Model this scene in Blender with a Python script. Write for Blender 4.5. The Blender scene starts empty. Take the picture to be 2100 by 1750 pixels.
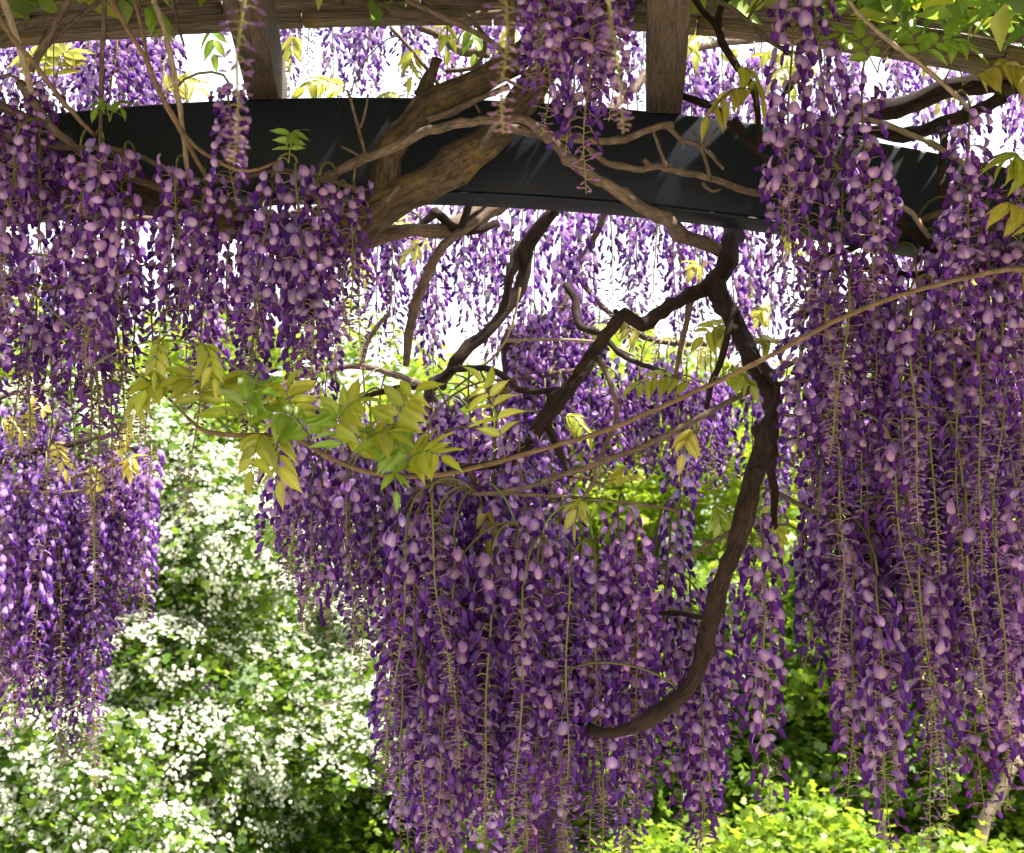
import bpy, math, random
import numpy as np
from mathutils import Vector, Matrix

# ------------------------------------------------------------------ camera, sky, sun, exposure
sc = bpy.context.scene
col = sc.collection
CAM_Z = 1.70
PITCH = math.radians(4.0)
F = 2535.0                      # focal length in pixels of a 2100 x 1750 view
cam_d = bpy.data.cameras.new('camera')
cam_d.sensor_fit = 'HORIZONTAL'
cam_d.sensor_width = 36.0
cam_d.lens = 36.0 * F / 2100.0
cam_d.clip_start = 0.02
cam_d.clip_end = 900
cam_d.dof.use_dof = True
cam_d.dof.focus_distance = 2.05
cam_d.dof.aperture_fstop = 8.0
cam = bpy.data.objects.new('camera', cam_d)
cam.location = (0, 0, CAM_Z)
cam.rotation_euler = (math.radians(90) + PITCH, 0, 0)
col.objects.link(cam)
sc.camera = cam

SUN_EL, SUN_AZ = math.radians(57), math.radians(106)     # azimuth from +Y (view direction) towards +X
world = bpy.data.worlds.new('World')
sc.world = world
world.use_nodes = True
wn = world.node_tree
wn.nodes.clear()
w_out = wn.nodes.new('ShaderNodeOutputWorld')
w_bg = wn.nodes.new('ShaderNodeBackground')
w_sky = wn.nodes.new('ShaderNodeTexSky')
w_sky.sky_type = 'NISHITA'
w_sky.sun_disc = False
w_sky.sun_elevation = SUN_EL
w_sky.sun_rotation = SUN_AZ
w_sky.dust_density = 3.0
w_mix = wn.nodes.new('ShaderNodeMixRGB')
w_mix.inputs[0].default_value = 0.8
w_mix.inputs[2].default_value = (5.2, 5.25, 5.35, 1)      # thin high cloud over the blue
wn.links.new(w_sky.outputs[0], w_mix.inputs[1])
wn.links.new(w_mix.outputs[0], w_bg.inputs[0])
w_bg.inputs[1].default_value = 0.12
wn.links.new(w_bg.outputs[0], w_out.inputs[0])

sun_d = bpy.data.lights.new('sun', 'SUN')
sun_d.energy = 4.8
sun_d.angle = math.radians(0.6)
sun_d.color = (1.0, 0.95, 0.86)
sun = bpy.data.objects.new('sun', sun_d)
sd = Vector((math.sin(SUN_AZ) * math.cos(SUN_EL), math.cos(SUN_AZ) * math.cos(SUN_EL), math.sin(SUN_EL)))
sun.rotation_euler = sd.to_track_quat('Z', 'Y').to_euler()
sun.location = (4, 4, 8)
col.objects.link(sun)

sc.view_settings.view_transform = 'Standard'
sc.view_settings.look = 'None'
sc.view_settings.gamma = 1.0
sc.view_settings.use_curve_mapping = False
sc.view_settings.exposure = 1.92
sc.render.engine = 'CYCLES'
sc.cycles.use_denoising = True
sc.cycles.max_bounces = 6
sc.cycles.diffuse_bounces = 4
sc.cycles.transmission_bounces = 6
sc.cycles.glossy_bounces = 2
sc.cycles.caustics_reflective = False
sc.cycles.caustics_refractive = False

rng = np.random.default_rng(11)
rnd = random.Random(7)

# ------------------------------------------------------------------ helpers
CA, SA = math.cos(PITCH), math.sin(PITCH)
def P(x, y, d):
    """a point seen at pixel (x, y) of the 2100 x 1750 view, d metres in front of the lens"""
    u = (x - 1050.0) / F; v = (875.0 - y) / F
    t = d / (CA - v * SA)
    return Vector((u * t, d, CAM_Z + (v * CA + SA) * t))
def M(px, d):
    return px * d / F

def set_tags(o, label=None, cat=None, group=None, kind=None):
    if label: o['label'] = label
    if cat: o['category'] = cat
    if group: o['group'] = group
    if kind: o['kind'] = kind
    return o
def link(o, parent=None):
    col.objects.link(o)
    if parent is not None: o.parent = parent
    return o
def empty(name, loc=(0, 0, 0)):
    o = bpy.data.objects.new(name, None); o.location = loc
    o.empty_display_size = 0.1
    return link(o)
def mesh_of(name, verts, faces, mat, colors=None, tc=None, smooth=True):
    """verts (n,3); faces: (m,k) array or list of such arrays"""
    me = bpy.data.meshes.new(name)
    verts = np.asarray(verts, dtype=np.float32).reshape(-1, 3)
    fl = faces if isinstance(faces, list) else [faces]
    fl = [np.asarray(f, dtype=np.int32) for f in fl if len(f)]
    nl = sum(f.size for f in fl); nf = sum(len(f) for f in fl)
    me.vertices.add(len(verts)); me.vertices.foreach_set('co', verts.ravel())
    me.loops.add(nl); me.polygons.add(nf)
    me.loops.foreach_set('vertex_index', np.concatenate([f.ravel() for f in fl]))
    starts = np.cumsum(np.concatenate([[0]] + [np.full(len(f), f.shape[1]) for f in fl]))[:-1]
    me.polygons.foreach_set('loop_start', starts.astype(np.int32))
    if smooth: me.polygons.foreach_set('use_smooth', np.ones(nf, dtype=bool))
    if colors is not None:
        a = me.attributes.new('Col', 'FLOAT_COLOR', 'POINT')
        c = np.ones((len(verts), 4), dtype=np.float32); c[:, :3] = colors
        a.data.foreach_set('color', c.ravel())
    if tc is not None:
        a = me.attributes.new('tc', 'FLOAT_VECTOR', 'POINT')
        a.data.foreach_set('vector', np.asarray(tc, dtype=np.float32).ravel())
    me.update(calc_edges=True); me.validate()
    if mat: me.materials.append(mat)
    return me
def add(name, me, parent=None, loc=None, mat4=None):
    o = bpy.data.objects.new(name, me)
    if mat4 is not None: o.matrix_local = mat4
    elif loc is not None: o.location = loc
    return link(o, parent)

class Acc:
    """collects pieces (verts, quads, tris, colours, tc)"""
    def __init__(s): s.v = []; s.q = []; s.t = []; s.c = []; s.tc = []; s.n = 0
    def add(s, v, q=None, t=None, c=None, tc=None):
        v = np.asarray(v, dtype=np.float32)
        s.v.append(v)
        if q is not None and len(q): s.q.append(np.asarray(q, dtype=np.int32) + s.n)
        if t is not None and len(t): s.t.append(np.asarray(t, dtype=np.int32) + s.n)
        s.c.append(np.broadcast_to(np.asarray(c if c is not None else (1, 1, 1), dtype=np.float32), v.shape))
        s.tc.append(np.asarray(tc, dtype=np.float32) if tc is not None else v)
        s.n += len(v)
    def many(s, tmpl, mats, cj=None):
        """tmpl: (v, q, t, c); mats (k,3,4); cj (k,3) colour factors"""
        v, q, t, c = tmpl
        k = len(mats)
        if k == 0: return
        mats = np.asarray(mats, dtype=np.float32)
        V = np.einsum('kij,nj->kni', mats[:, :, :3], v) + mats[:, None, :, 3]
        off = (np.arange(k) * len(v))[:, None, None]
        Q = (q[None] + off).reshape(-1, 4) if len(q) else None
        T = (t[None] + off).reshape(-1, 3) if len(t) else None
        C = np.broadcast_to(c[None], V.shape) if cj is None else c[None] * np.asarray(cj, dtype=np.float32)[:, None, :]
        s.add(V.reshape(-1, 3), Q, T, C.reshape(-1, 3))
    def mesh(s, name, mat, smooth=True, use_tc=False):
        f = []
        if s.q: f.append(np.concatenate(s.q))
        if s.t: f.append(np.concatenate(s.t))
        return mesh_of(name, np.concatenate(s.v), f, mat, np.concatenate(s.c), np.concatenate(s.tc) if use_tc else None, smooth)

def catmull(pts, rad, step):
    pts = [np.array(p, dtype=float) for p in pts]
    out, ro = [], []
    n = len(pts)
    for i in range(n - 1):
        p0 = pts[i - 1] if i > 0 else 2 * pts[0] - pts[1]
        p1, p2 = pts[i], pts[i + 1]
        p3 = pts[i + 2] if i + 2 < n else 2 * pts[-1] - pts[-2]
        k = max(2, int(np.linalg.norm(p2 - p1) / step))
        for j in range(k):
            t = j / k
            out.append(.5 * ((2 * p1) + (-p0 + p2) * t + (2 * p0 - 5 * p1 + 4 * p2 - p3) * t * t + (-p0 + 3 * p1 - 3 * p2 + p3) * t ** 3))
            ro.append(rad[i] * (1 - t) + rad[i + 1] * t)
    out.append(pts[-1]); ro.append(rad[-1])
    return np.array(out), np.array(ro)

def tube(pts, rad, sides=6, bump=0.0, seed=0, cap=True):
    """returns v, quads, tris, tc"""
    pts = np.asarray(pts, float); rad = np.asarray(rad, float)
    n = len(pts)
    tan = np.gradient(pts, axis=0); tan /= np.linalg.norm(tan, axis=1)[:, None] + 1e-12
    ref = np.array([0, 0, 1.0]) if abs(tan[0][2]) < .9 else np.array([1.0, 0, 0])
    u = np.cross(tan[0], ref); u /= np.linalg.norm(u)
    U = np.zeros((n, 3)); U[0] = u
    for i in range(1, n):
        u = U[i - 1] - tan[i] * np.dot(U[i - 1], tan[i]); U[i] = u / (np.linalg.norm(u) + 1e-12)
    W = np.cross(tan, U)
    s = np.concatenate([[0], np.cumsum(np.linalg.norm(np.diff(pts, axis=0), axis=1))])
    th = np.arange(sides) * 2 * math.pi / sides
    r = np.repeat(rad[:, None], sides, 1)
    if bump:
        R = np.random.default_rng(seed)
        for k in range(7):
            m = R.integers(1, 4); fr = R.uniform(.4, 3.0) / (rad.mean() * 6); ph = R.uniform(0, 6.28); ph2 = R.uniform(0, 6.28)
            r = r * (1 + bump / (1 + .3 * k) * np.sin(m * th[None] + fr * s[:, None] * 6.28 * .5 + ph) * np.sin(fr * 1.7 * s[:, None] + ph2))
    v = pts[:, None] + U[:, None] * (np.cos(th)[None, :, None] * r[..., None]) + W[:, None] * (np.sin(th)[None, :, None] * r[..., None])
    tc = np.stack([np.cos(th)[None] * r, np.sin(th)[None] * r, np.repeat(s[:, None], sides, 1)], -1)
    i = np.arange(n - 1)[:, None] * sides; j = np.arange(sides)[None]; j2 = (j + 1) % sides
    q = np.stack([i + j, i + j2, i + sides + j2, i + sides + j], -1).reshape(-1, 4)
    v = v.reshape(-1, 3); tc = tc.reshape(-1, 3); t = np.zeros((0, 3), int)
    if cap:
        v = np.concatenate([v, [pts[0]], [pts[-1]]]); tc = np.concatenate([tc, [[0, 0, 0]], [[0, 0, s[-1]]]])
        a, b = n * sides, n * sides + 1
        j = np.arange(sides); j2 = (j + 1) % sides
        t = np.concatenate([np.stack([np.full(sides, a), j2, j], -1), np.stack([np.full(sides, b), (n - 1) * sides + j, (n - 1) * sides + j2], -1)])
    return v, q, t, tc

# ------------------------------------------------------------------ materials
def nmat(name):
    m = bpy.data.materials.new(name); m.use_nodes = True
    nt = m.node_tree; nt.nodes.clear()
    out = nt.nodes.new('ShaderNodeOutputMaterial')
    return m, nt, out
def N(nt, kind, **kw):
    n = nt.nodes.new(kind)
    for k, v in kw.items():
        if k.startswith('i_'): n.inputs[int(k[2:])].default_value = v
        else: setattr(n, k, v)
    return n
def attr_vec(nt, scale, name='tc'):
    a = N(nt, 'ShaderNodeAttribute', attribute_name=name)
    mp = N(nt, 'ShaderNodeMapping'); mp.inputs['Scale'].default_value = scale
    nt.links.new(a.outputs['Vector'], mp.inputs[0])
    return mp
def ramp(nt, stops):
    r = N(nt, 'ShaderNodeValToRGB')
    el = r.color_ramp.elements
    while len(el) < len(stops): el.new(.5)
    for e, (p, c) in zip(el, stops): e.position = p; e.color = (*c, 1)
    return r

def leafy(name, trans=.45, vary=.25, hue=.02, noise=0.0, gloss=.06):
    """petals and leaves: vertex colour, part of the light goes through"""
    m, nt, out = nmat(name)
    a = N(nt, 'ShaderNodeAttribute', attribute_name='Col')
    oi = N(nt, 'ShaderNodeObjectInfo')
    mr = N(nt, 'ShaderNodeMapRange'); mr.inputs[3].default_value = 1 - vary; mr.inputs[4].default_value = 1 + vary
    nt.links.new(oi.outputs['Random'], mr.inputs[0])
    mh = N(nt, 'ShaderNodeMapRange'); mh.inputs[3].default_value = .5 - hue; mh.inputs[4].default_value = .5 + hue
    mul = N(nt, 'ShaderNodeMath', operation='MULTIPLY', i_1=7.31)
    fr = N(nt, 'ShaderNodeMath', operation='FRACT')
    nt.links.new(oi.outputs['Random'], mul.inputs[0]); nt.links.new(mul.outputs[0], fr.inputs[0]); nt.links.new(fr.outputs[0], mh.inputs[0])
    hs = N(nt, 'ShaderNodeHueSaturation')
    nt.links.new(a.outputs['Color'], hs.inputs['Color']); nt.links.new(mh.outputs[0], hs.inputs['Hue']); nt.links.new(mr.outputs[0], hs.inputs['Value'])
    df = N(nt, 'ShaderNodeBsdfDiffuse'); tr = N(nt, 'ShaderNodeBsdfTranslucent')
    mx = N(nt, 'ShaderNodeMixShader', i_0=trans)
    nt.links.new(hs.outputs[0], df.inputs[0]); nt.links.new(hs.outputs[0], tr.inputs[0])
    nt.links.new(df.outputs[0], mx.inputs[1]); nt.links.new(tr.outputs[0], mx.inputs[2])
    last = mx
    if gloss:
        gl = N(nt, 'ShaderNodeBsdfGlossy'); gl.inputs['Roughness'].default_value = .45
        m2 = N(nt, 'ShaderNodeMixShader', i_0=gloss)
        nt.links.new(mx.outputs[0], m2.inputs[1]); nt.links.new(gl.outputs[0], m2.inputs[2]); last = m2
    nt.links.new(last.outputs[0], out.inputs[0])
    return m

def bark(name, c_dark, c_light, lichen=None, rough=.85, ring=18, bump=.6, lich_amt=.6, grain=300):
    m, nt, out = nmat(name)
    b = N(nt, 'ShaderNodeBsdfPrincipled'); b.inputs['Roughness'].default_value = rough
    b.inputs['Specular IOR Level'].default_value = .25
    m1 = attr_vec(nt, (1, 1, .22))
    n1 = N(nt, 'ShaderNodeTexNoise'); n1.inputs['Scale'].default_value = grain; n1.inputs['Detail'].default_value = 8; n1.inputs['Roughness'].default_value = .78
    nt.links.new(m1.outputs[0], n1.inputs[0])
    r1 = ramp(nt, [(.40, c_dark), (.62, c_light)])
    nt.links.new(n1.outputs[0], r1.inputs[0])
    m2 = attr_vec(nt, (1, 1, 1))
    n2 = N(nt, 'ShaderNodeTexNoise'); n2.inputs['Scale'].default_value = ring; n2.inputs['Detail'].default_value = 4
    nt.links.new(m2.outputs[0], n2.inputs[0])
    ov = N(nt, 'ShaderNodeMixRGB', blend_type='OVERLAY', i_0=.7)
    nt.links.new(r1.outputs[0], ov.inputs[1]); nt.links.new(n2.outputs[0], ov.inputs[2])
    src = ov.outputs[0]
    if lichen:
        n3 = N(nt, 'ShaderNodeTexNoise'); n3.inputs['Scale'].default_value = 95; n3.inputs['Detail'].default_value = 6; n3.inputs['Roughness'].default_value = .7
        nt.links.new(m2.outputs[0], n3.inputs[0])
        n4 = N(nt, 'ShaderNodeTexNoise'); n4.inputs['Scale'].default_value = 11
        nt.links.new(m2.outputs[0], n4.inputs[0])
        mu = N(nt, 'ShaderNodeMath', operation='MULTIPLY'); nt.links.new(n3.outputs[0], mu.inputs[0]); nt.links.new(n4.outputs[0], mu.inputs[1])
        rr = ramp(nt, [(.275, (0, 0, 0)), (.345, (lich_amt,) * 3)])
        nt.links.new(mu.outputs[0], rr.inputs[0])
        mx = N(nt, 'ShaderNodeMixRGB'); mx.inputs[2].default_value = (*lichen, 1)
        nt.links.new(rr.outputs[0], mx.inputs[0]); nt.links.new(src, mx.inputs[1]); src = mx.outputs[0]
    nt.links.new(src, b.inputs['Base Color'])
    bp = N(nt, 'ShaderNodeBump'); bp.inputs['Strength'].default_value = bump; bp.inputs['Distance'].default_value = .007
    nt.links.new(n1.outputs[0], bp.inputs['Height']); nt.links.new(bp.outputs[0], b.inputs['Normal'])
    nt.links.new(b.outputs[0], out.inputs[0])
    return m

MAT = {}
MAT['petal'] = leafy('petal', trans=.58, vary=.24, hue=.014, gloss=.0)
MAT['petal_back'] = leafy('petal_vivid', trans=.58, vary=.16, hue=.012, gloss=.0)
MAT['bud'] = leafy('bud', trans=.25, vary=.15, gloss=.03)
MAT['stalk'] = leafy('stalk', trans=.15, vary=.2, gloss=.05)
MAT['leaf'] = leafy('leaf', trans=.5, vary=.22, hue=.015, gloss=.06)
MAT['tree_leaf'] = leafy('tree_leaf', trans=.58, vary=.0, hue=.0, gloss=.03)
MAT['white_petal'] = leafy('white_petal', trans=.4, vary=0, hue=0, gloss=0)
MAT['old_bark'] = bark('old_bark', (.035, .024, .014), (.145, .10, .062), lichen=(.23, .155, .03), lich_amt=.55, ring=22, bump=1.0, grain=150)
MAT['dark_bark'] = bark('dark_bark', (.011, .006, .0045), (.055, .030, .022), ring=30, bump=.9, grain=180)
MAT['twig_bark'] = bark('twig_bark', (.075, .05, .036), (.22, .16, .12), ring=40, bump=.5)
MAT['pale_bark'] = bark('pale_bark', (.20, .15, .10), (.40, .32, .23), ring=30, bump=.4)
MAT['runner_bark'] = bark('runner_bark', (.10, .062, .034), (.22, .145, .085), ring=30, bump=.2)
MAT['tree_bark'] = bark('tree_bark', (.05, .035, .025), (.17, .125, .085), ring=9, bump=.9, grain=60)
MAT['smooth_bark'] = bark('smooth_bark', (.20, .15, .10), (.34, .265, .19), ring=9, bump=.3)

def wood_mat(name, dark, light, lichen):
    m, nt, out = nmat(name)
    b = N(nt, 'ShaderNodeBsdfPrincipled'); b.inputs['Roughness'].default_value = .85; b.inputs['Specular IOR Level'].default_value = .2
    oi = N(nt, 'ShaderNodeObjectInfo')
    a = N(nt, 'ShaderNodeAttribute', attribute_name='tc')
    ad = N(nt, 'ShaderNodeVectorMath', operation='ADD')
    sc_ = N(nt, 'ShaderNodeVectorMath', operation='SCALE'); sc_.inputs[3].default_value = 9.0
    cx = N(nt, 'ShaderNodeCombineXYZ')
    nt.links.new(oi.outputs['Random'], cx.inputs[0]); nt.links.new(oi.outputs['Random'], cx.inputs[2])
    nt.links.new(cx.outputs[0], sc_.inputs[0]); nt.links.new(a.outputs['Vector'], ad.inputs[0]); nt.links.new(sc_.outputs[0], ad.inputs[1])
    mp = N(nt, 'ShaderNodeMapping'); mp.inputs['Scale'].default_value = (.07, 1, 1)
    nt.links.new(ad.outputs[0], mp.inputs[0])
    # growth rings cut lengthways: distorted bands across the board
    wv = N(nt, 'ShaderNodeTexWave', wave_type='BANDS', bands_direction='Z'); wv.inputs['Scale'].default_value = 75; wv.inputs['Distortion'].default_value = 14
    wv.inputs['Detail'].default_value = 3; wv.inputs['Detail Scale'].default_value = 1.2
    nt.links.new(mp.outputs[0], wv.inputs[0])
    n1 = N(nt, 'ShaderNodeTexNoise'); n1.inputs['Scale'].default_value = 190; n1.inputs['Detail'].default_value = 6; n1.inputs['Roughness'].default_value = .7
    nt.links.new(mp.outputs[0], n1.inputs[0])
    mxh = N(nt, 'ShaderNodeMixRGB', i_0=.72); nt.links.new(wv.outputs[1], mxh.inputs[1]); nt.links.new(n1.outputs[0], mxh.inputs[2])
    r1 = ramp(nt, [(.25, dark), (.7, light)])
    nt.links.new(mxh.outputs[0], r1.inputs[0])
    n2 = N(nt, 'ShaderNodeTexNoise'); n2.inputs['Scale'].default_value = 70; n2.inputs['Detail'].default_value = 6; n2.inputs['Roughness'].default_value = .7
    nt.links.new(ad.outputs[0], n2.inputs[0])
    n3 = N(nt, 'ShaderNodeTexNoise'); n3.inputs['Scale'].default_value = 7; nt.links.new(ad.outputs[0], n3.inputs[0])
    mu = N(nt, 'ShaderNodeMath', operation='MULTIPLY'); nt.links.new(n2.outputs[0], mu.inputs[0]); nt.links.new(n3.outputs[0], mu.inputs[1])
    rr = ramp(nt, [(.285, (0, 0, 0)), (.36, (.8, .8, .8))]); nt.links.new(mu.outputs[0], rr.inputs[0])
    mx = N(nt, 'ShaderNodeMixRGB'); mx.inputs[2].default_value = (*lichen, 1)
    nt.links.new(rr.outputs[0], mx.inputs[0]); nt.links.new(r1.outputs[0], mx.inputs[1])
    nt.links.new(mx.outputs[0], b.inputs['Base Color'])
    bp = N(nt, 'ShaderNodeBump'); bp.inputs['Strength'].default_value = .7; bp.inputs['Distance'].default_value = .003
    nt.links.new(mxh.outputs[0], bp.inputs['Height']); nt.links.new(bp.outputs[0], b.inputs['Normal'])
    nt.links.new(b.outputs[0], out.inputs[0])
    return m
MAT['board'] = wood_mat('weathered_wood', (.055, .042, .033), (.27, .215, .17), (.27, .165, .02))
MAT['rafter'] = wood_mat('brown_wood', (.035, .027, .021), (.12, .09, .07), (.10, .075, .03))

m, nt, out = nmat('navy_steel_paint')
b = N(nt, 'ShaderNodeBsdfPrincipled'); b.inputs['Roughness'].default_value = .5; b.inputs['Specular IOR Level'].default_value = .3
tcn = N(nt, 'ShaderNodeTexCoord'); n1 = N(nt, 'ShaderNodeTexNoise'); n1.inputs['Scale'].default_value = 9; n1.inputs['Detail'].default_value = 6
nt.links.new(tcn.outputs['Object'], n1.inputs[0])
r1 = ramp(nt, [(.35, (.004, .0058, .0125)), (.7, (.008, .011, .022))]); nt.links.new(n1.outputs[0], r1.inputs[0]); nt.links.new(r1.outputs[0], b.inputs['Base Color'])
n2 = N(nt, 'ShaderNodeTexNoise'); n2.inputs['Scale'].default_value = 240; nt.links.new(tcn.outputs['Object'], n2.inputs[0])
bp = N(nt, 'ShaderNodeBump'); bp.inputs['Strength'].default_value = .12; bp.inputs['Distance'].default_value = .001
nt.links.new(n2.outputs[0], bp.inputs['Height']); nt.links.new(bp.outputs[0], b.inputs['Normal'])
nt.links.new(b.outputs[0], out.inputs[0]); MAT['steel'] = m

m, nt, out = nmat('garden_ground')
b = N(nt, 'ShaderNodeBsdfPrincipled'); b.inputs['Roughness'].default_value = .95
tcn = N(nt, 'ShaderNodeTexCoord'); sep = N(nt, 'ShaderNodeSeparateXYZ'); nt.links.new(tcn.outputs['Object'], sep.inputs[0])
n1 = N(nt, 'ShaderNodeTexNoise'); n1.inputs['Scale'].default_value = 40; n1.inputs['Detail'].default_value = 8; nt.links.new(tcn.outputs['Object'], n1.inputs[0])
ra = ramp(nt, [(.3, (.30, .25, .19)), (.7, (.50, .44, .36))]); rb = ramp(nt, [(.3, (.03, .055, .012)), (.7, (.085, .13, .03))])
nt.links.new(n1.outputs[0], ra.inputs[0]); nt.links.new(n1.outputs[0], rb.inputs[0])
n2 = N(nt, 'ShaderNodeTexNoise'); n2.inputs['Scale'].default_value = 2.5; nt.links.new(tcn.outputs['Object'], n2.inputs[0])
ad = N(nt, 'ShaderNodeMath', operation='ADD'); nt.links.new(sep.outputs[1], ad.inputs[0]); nt.links.new(n2.outputs[0], ad.inputs[1])
mr = N(nt, 'ShaderNodeMapRange'); mr.inputs[1].default_value = 3.9; mr.inputs[2].default_value = 4.1; nt.links.new(ad.outputs[0], mr.inputs[0])
mx = N(nt, 'ShaderNodeMixRGB'); nt.links.new(mr.outputs[0], mx.inputs[0]); nt.links.new(ra.outputs[0], mx.inputs[1]); nt.links.new(rb.outputs[0], mx.inputs[2])
nt.links.new(mx.outputs[0], b.inputs['Base Color']); nt.links.new(b.outputs[0], out.inputs[0]); MAT['ground'] = m

# ------------------------------------------------------------------ ground: gravel terrace, garden falling away behind it
def ground_z(x, y):
    y = np.asarray(y, float)
    t = np.clip((y - 3.4) / 3.0, 0, 1)
    return -1.15 * t * t * (3 - 2 * t)
xs = np.concatenate([[-600, -200, -80, -30], np.linspace(-12, 12, 49), [30, 80, 200, 600]])
ys = np.concatenate([[-600, -200, -60, -20], np.linspace(-8, 20, 71), [40, 90, 200, 600]])
gx, gy = np.meshgrid(xs, ys)
gz = ground_z(gx, gy) + .025 * np.sin(gx * 1.3 + 1) * np.sin(gy * 1.1)
nx, ny = len(xs), len(ys)
idx = np.arange(nx * ny).reshape(ny, nx)
q = np.stack([idx[:-1, :-1], idx[:-1, 1:], idx[1:, 1:], idx[1:, :-1]], -1).reshape(-1, 4)
g = add('ground', mesh_of('ground', np.stack([gx, gy, gz], -1), q, MAT['ground']))
set_tags(g, kind='structure')

# ------------------------------------------------------------------ pergola
BEAM_D = 2.10
def beam_top(x): return 198 + 8.2e-5 * (x - 740) ** 2
def arch_pts(dy, pad=0):
    xs = np.linspace(-950, 2750, 75)
    return [P(x, beam_top(x), BEAM_D) for x in xs]
pergola = empty('pergola', (-0.2, 2.13, 0))
set_tags(pergola, 'curved pergola of navy steel beam, brown timber rafters and weathered roof boards', 'pergola')
PL = Vector(pergola.location)
def child(name, v, q, t, mat, parent, tc=None, smooth=True, off=None):
    me = mesh_of(name, np.asarray(v) - np.array(off if off is not None else PL), [q, t] if t is not None and len(t) else q, mat, None, tc, smooth)
    return add(name, me, parent)

def sweep(path, prof, up=(0, 0, 1)):
    """sweep a closed profile [(a, b)] (a along +Y depth, b along normal in the XZ plane) along a path in XZ"""
    path = np.array([tuple(p) for p in path]); n = len(path); k = len(prof)
    tan = np.gradient(path, axis=0); tan /= np.linalg.norm(tan, axis=1)[:, None]
    yv = np.array([0, 1.0, 0])
    nor = np.cross(tan, yv)
    nor /= np.linalg.norm(nor, axis=1)[:, None]
    nor *= np.sign(nor[:, 2:3])
    prof = np.array(prof)
    v = path[:, None] + yv[None, None] * prof[None, :, :1] + nor[:, None] * prof[None, :, 1:]
    s = np.concatenate([[0], np.cumsum(np.linalg.norm(np.diff(path, axis=0), axis=1))])
    tc = np.stack([np.repeat(s[:, None], k, 1), np.repeat(prof[None, :, 0], n, 0), np.repeat(prof[None, :, 1], n, 0)], -1).reshape(-1, 3)
    i = np.arange(n - 1)[:, None] * k; j = np.arange(k)[None]; j2 = (j + 1) % k
    q = np.stack([i + j, i + j2, i + k + j2, i + k + j], -1).reshape(-1, 4)
    v = v.reshape(-1, 3)
    # end caps as fans
    c0 = len(v); v = np.concatenate([v, [v[:k].mean(0)], [v[(n - 1) * k:(n) * k].mean(0)]]); tc = np.concatenate([tc, [tc[0]], [tc[-1]]])
    j = np.arange(k); j2 = (j + 1) % k
    t = np.concatenate([np.stack([np.full(k, c0), j2, j], -1), np.stack([np.full(k, c0 + 1), (n - 1) * k + j, (n - 1) * k + j2], -1)])
    return v, q, t, tc
def rounded(a0, a1, b0, b1, r=.004, seg=2):
    pts = []
    for cx, cy, st in ((a1 - r, b1 - r, 0), (a0 + r, b1 - r, 90), (a0 + r, b0 + r, 180), (a1 - r, b0 + r, 270)):
        for k in range(seg + 1):
            an = math.radians(st + 90 * k / seg)
            pts.append((cx + r * math.cos(an), cy + r * math.sin(an)))
    return pts
BH = M(201, BEAM_D)
def flat(me):
    me.polygons.foreach_set('use_smooth', np.zeros(len(me.polygons), dtype=bool)); return me
for k, yoff in enumerate((0.0, -3.2)):
    path = [p + Vector((0, yoff, 0)) for p in arch_pts(0)]
    v, q, t, tc = sweep(path, rounded(0, .058, -BH, 0, .006, 3))
    bm_ = child('steel_beam', v, q, t, MAT['steel'], pergola, tc)
    # a narrow lip along the lower edge of the web
    v, q, t, tc = sweep(path, rounded(-.010, .068, -BH - .007, -BH - .0005, .003, 2))
    child('beam_flange', v, q, t, MAT['steel'], bm_, tc)
    for xx in (-880, 2690):
        p = P(xx, beam_top(xx), BEAM_D) + Vector((0, yoff, 0))
        x, y = p.x, p.y + .03
        v, q, t, tc = tube([(x, y, -.05), (x, y, p.z - BH * .5)], [.05, .05], 16)
        child('post', v, q, t, MAT['steel'], pergola, tc)
# rafters lying on the beam
RAFT_H = .112
def rafter(xi, w, az, y0=-1.35, y1=2.34):
    yb = beam_top(xi)
    p = P(xi, yb, BEAM_D); p.z += .0005
    dirv = Vector((math.sin(az), math.cos(az), 0)); side = Vector((dirv.y, -dirv.x, 0))
    a = p + dirv * ((y0 - BEAM_D) / dirv.y); b = p + dirv * ((y1 - BEAM_D) / dirv.y)
    n = 26; v = []; tcs = []
    prof = rounded(-w / 2, w / 2, -.002, RAFT_H, .0035, 2)
    R = np.random.default_rng(int(abs(xi)))
    for i in range(n):
        c = a.lerp(b, i / (n - 1))
        for (s_, h_) in prof:
            wob = R.normal(0, .0006)
            v.append(tuple(c + side * (s_ + wob) + Vector((0, 0, h_)))); tcs.append((i / (n - 1) * (y1 - y0), s_, h_))
    k = len(prof)
    i = np.arange(n - 1)[:, None] * k; j = np.arange(k)[None]; j2 = (j + 1) % k
    q = np.stack([i + j, i + k + j, i + k + j2, i + j2], -1).reshape(-1, 4)
    v = np.array(v); c0 = len(v)
    v = np.concatenate([v, [v[:k].mean(0)], [v[-k:].mean(0)]]); tcs = np.array(tcs + [tcs[0], tcs[-1]])
    j = np.arange(k); j2 = (j + 1) % k
    t = np.concatenate([np.stack([np.full(k, c0), j, j2], -1), np.stack([np.full(k, c0 + 1), (n - 1) * k + j2, (n - 1) * k + j], -1)])
    return child('rafter', v, q, t, MAT['rafter'], pergola, tcs)
for xi, w, az in ((-290, .056, -.235), (540, .0535, -.126), (1362, .060, .105), (2190, .056, .24), (-850, .05, -.33), (2660, .05, .33)):
    rafter(xi, w, az)
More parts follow.
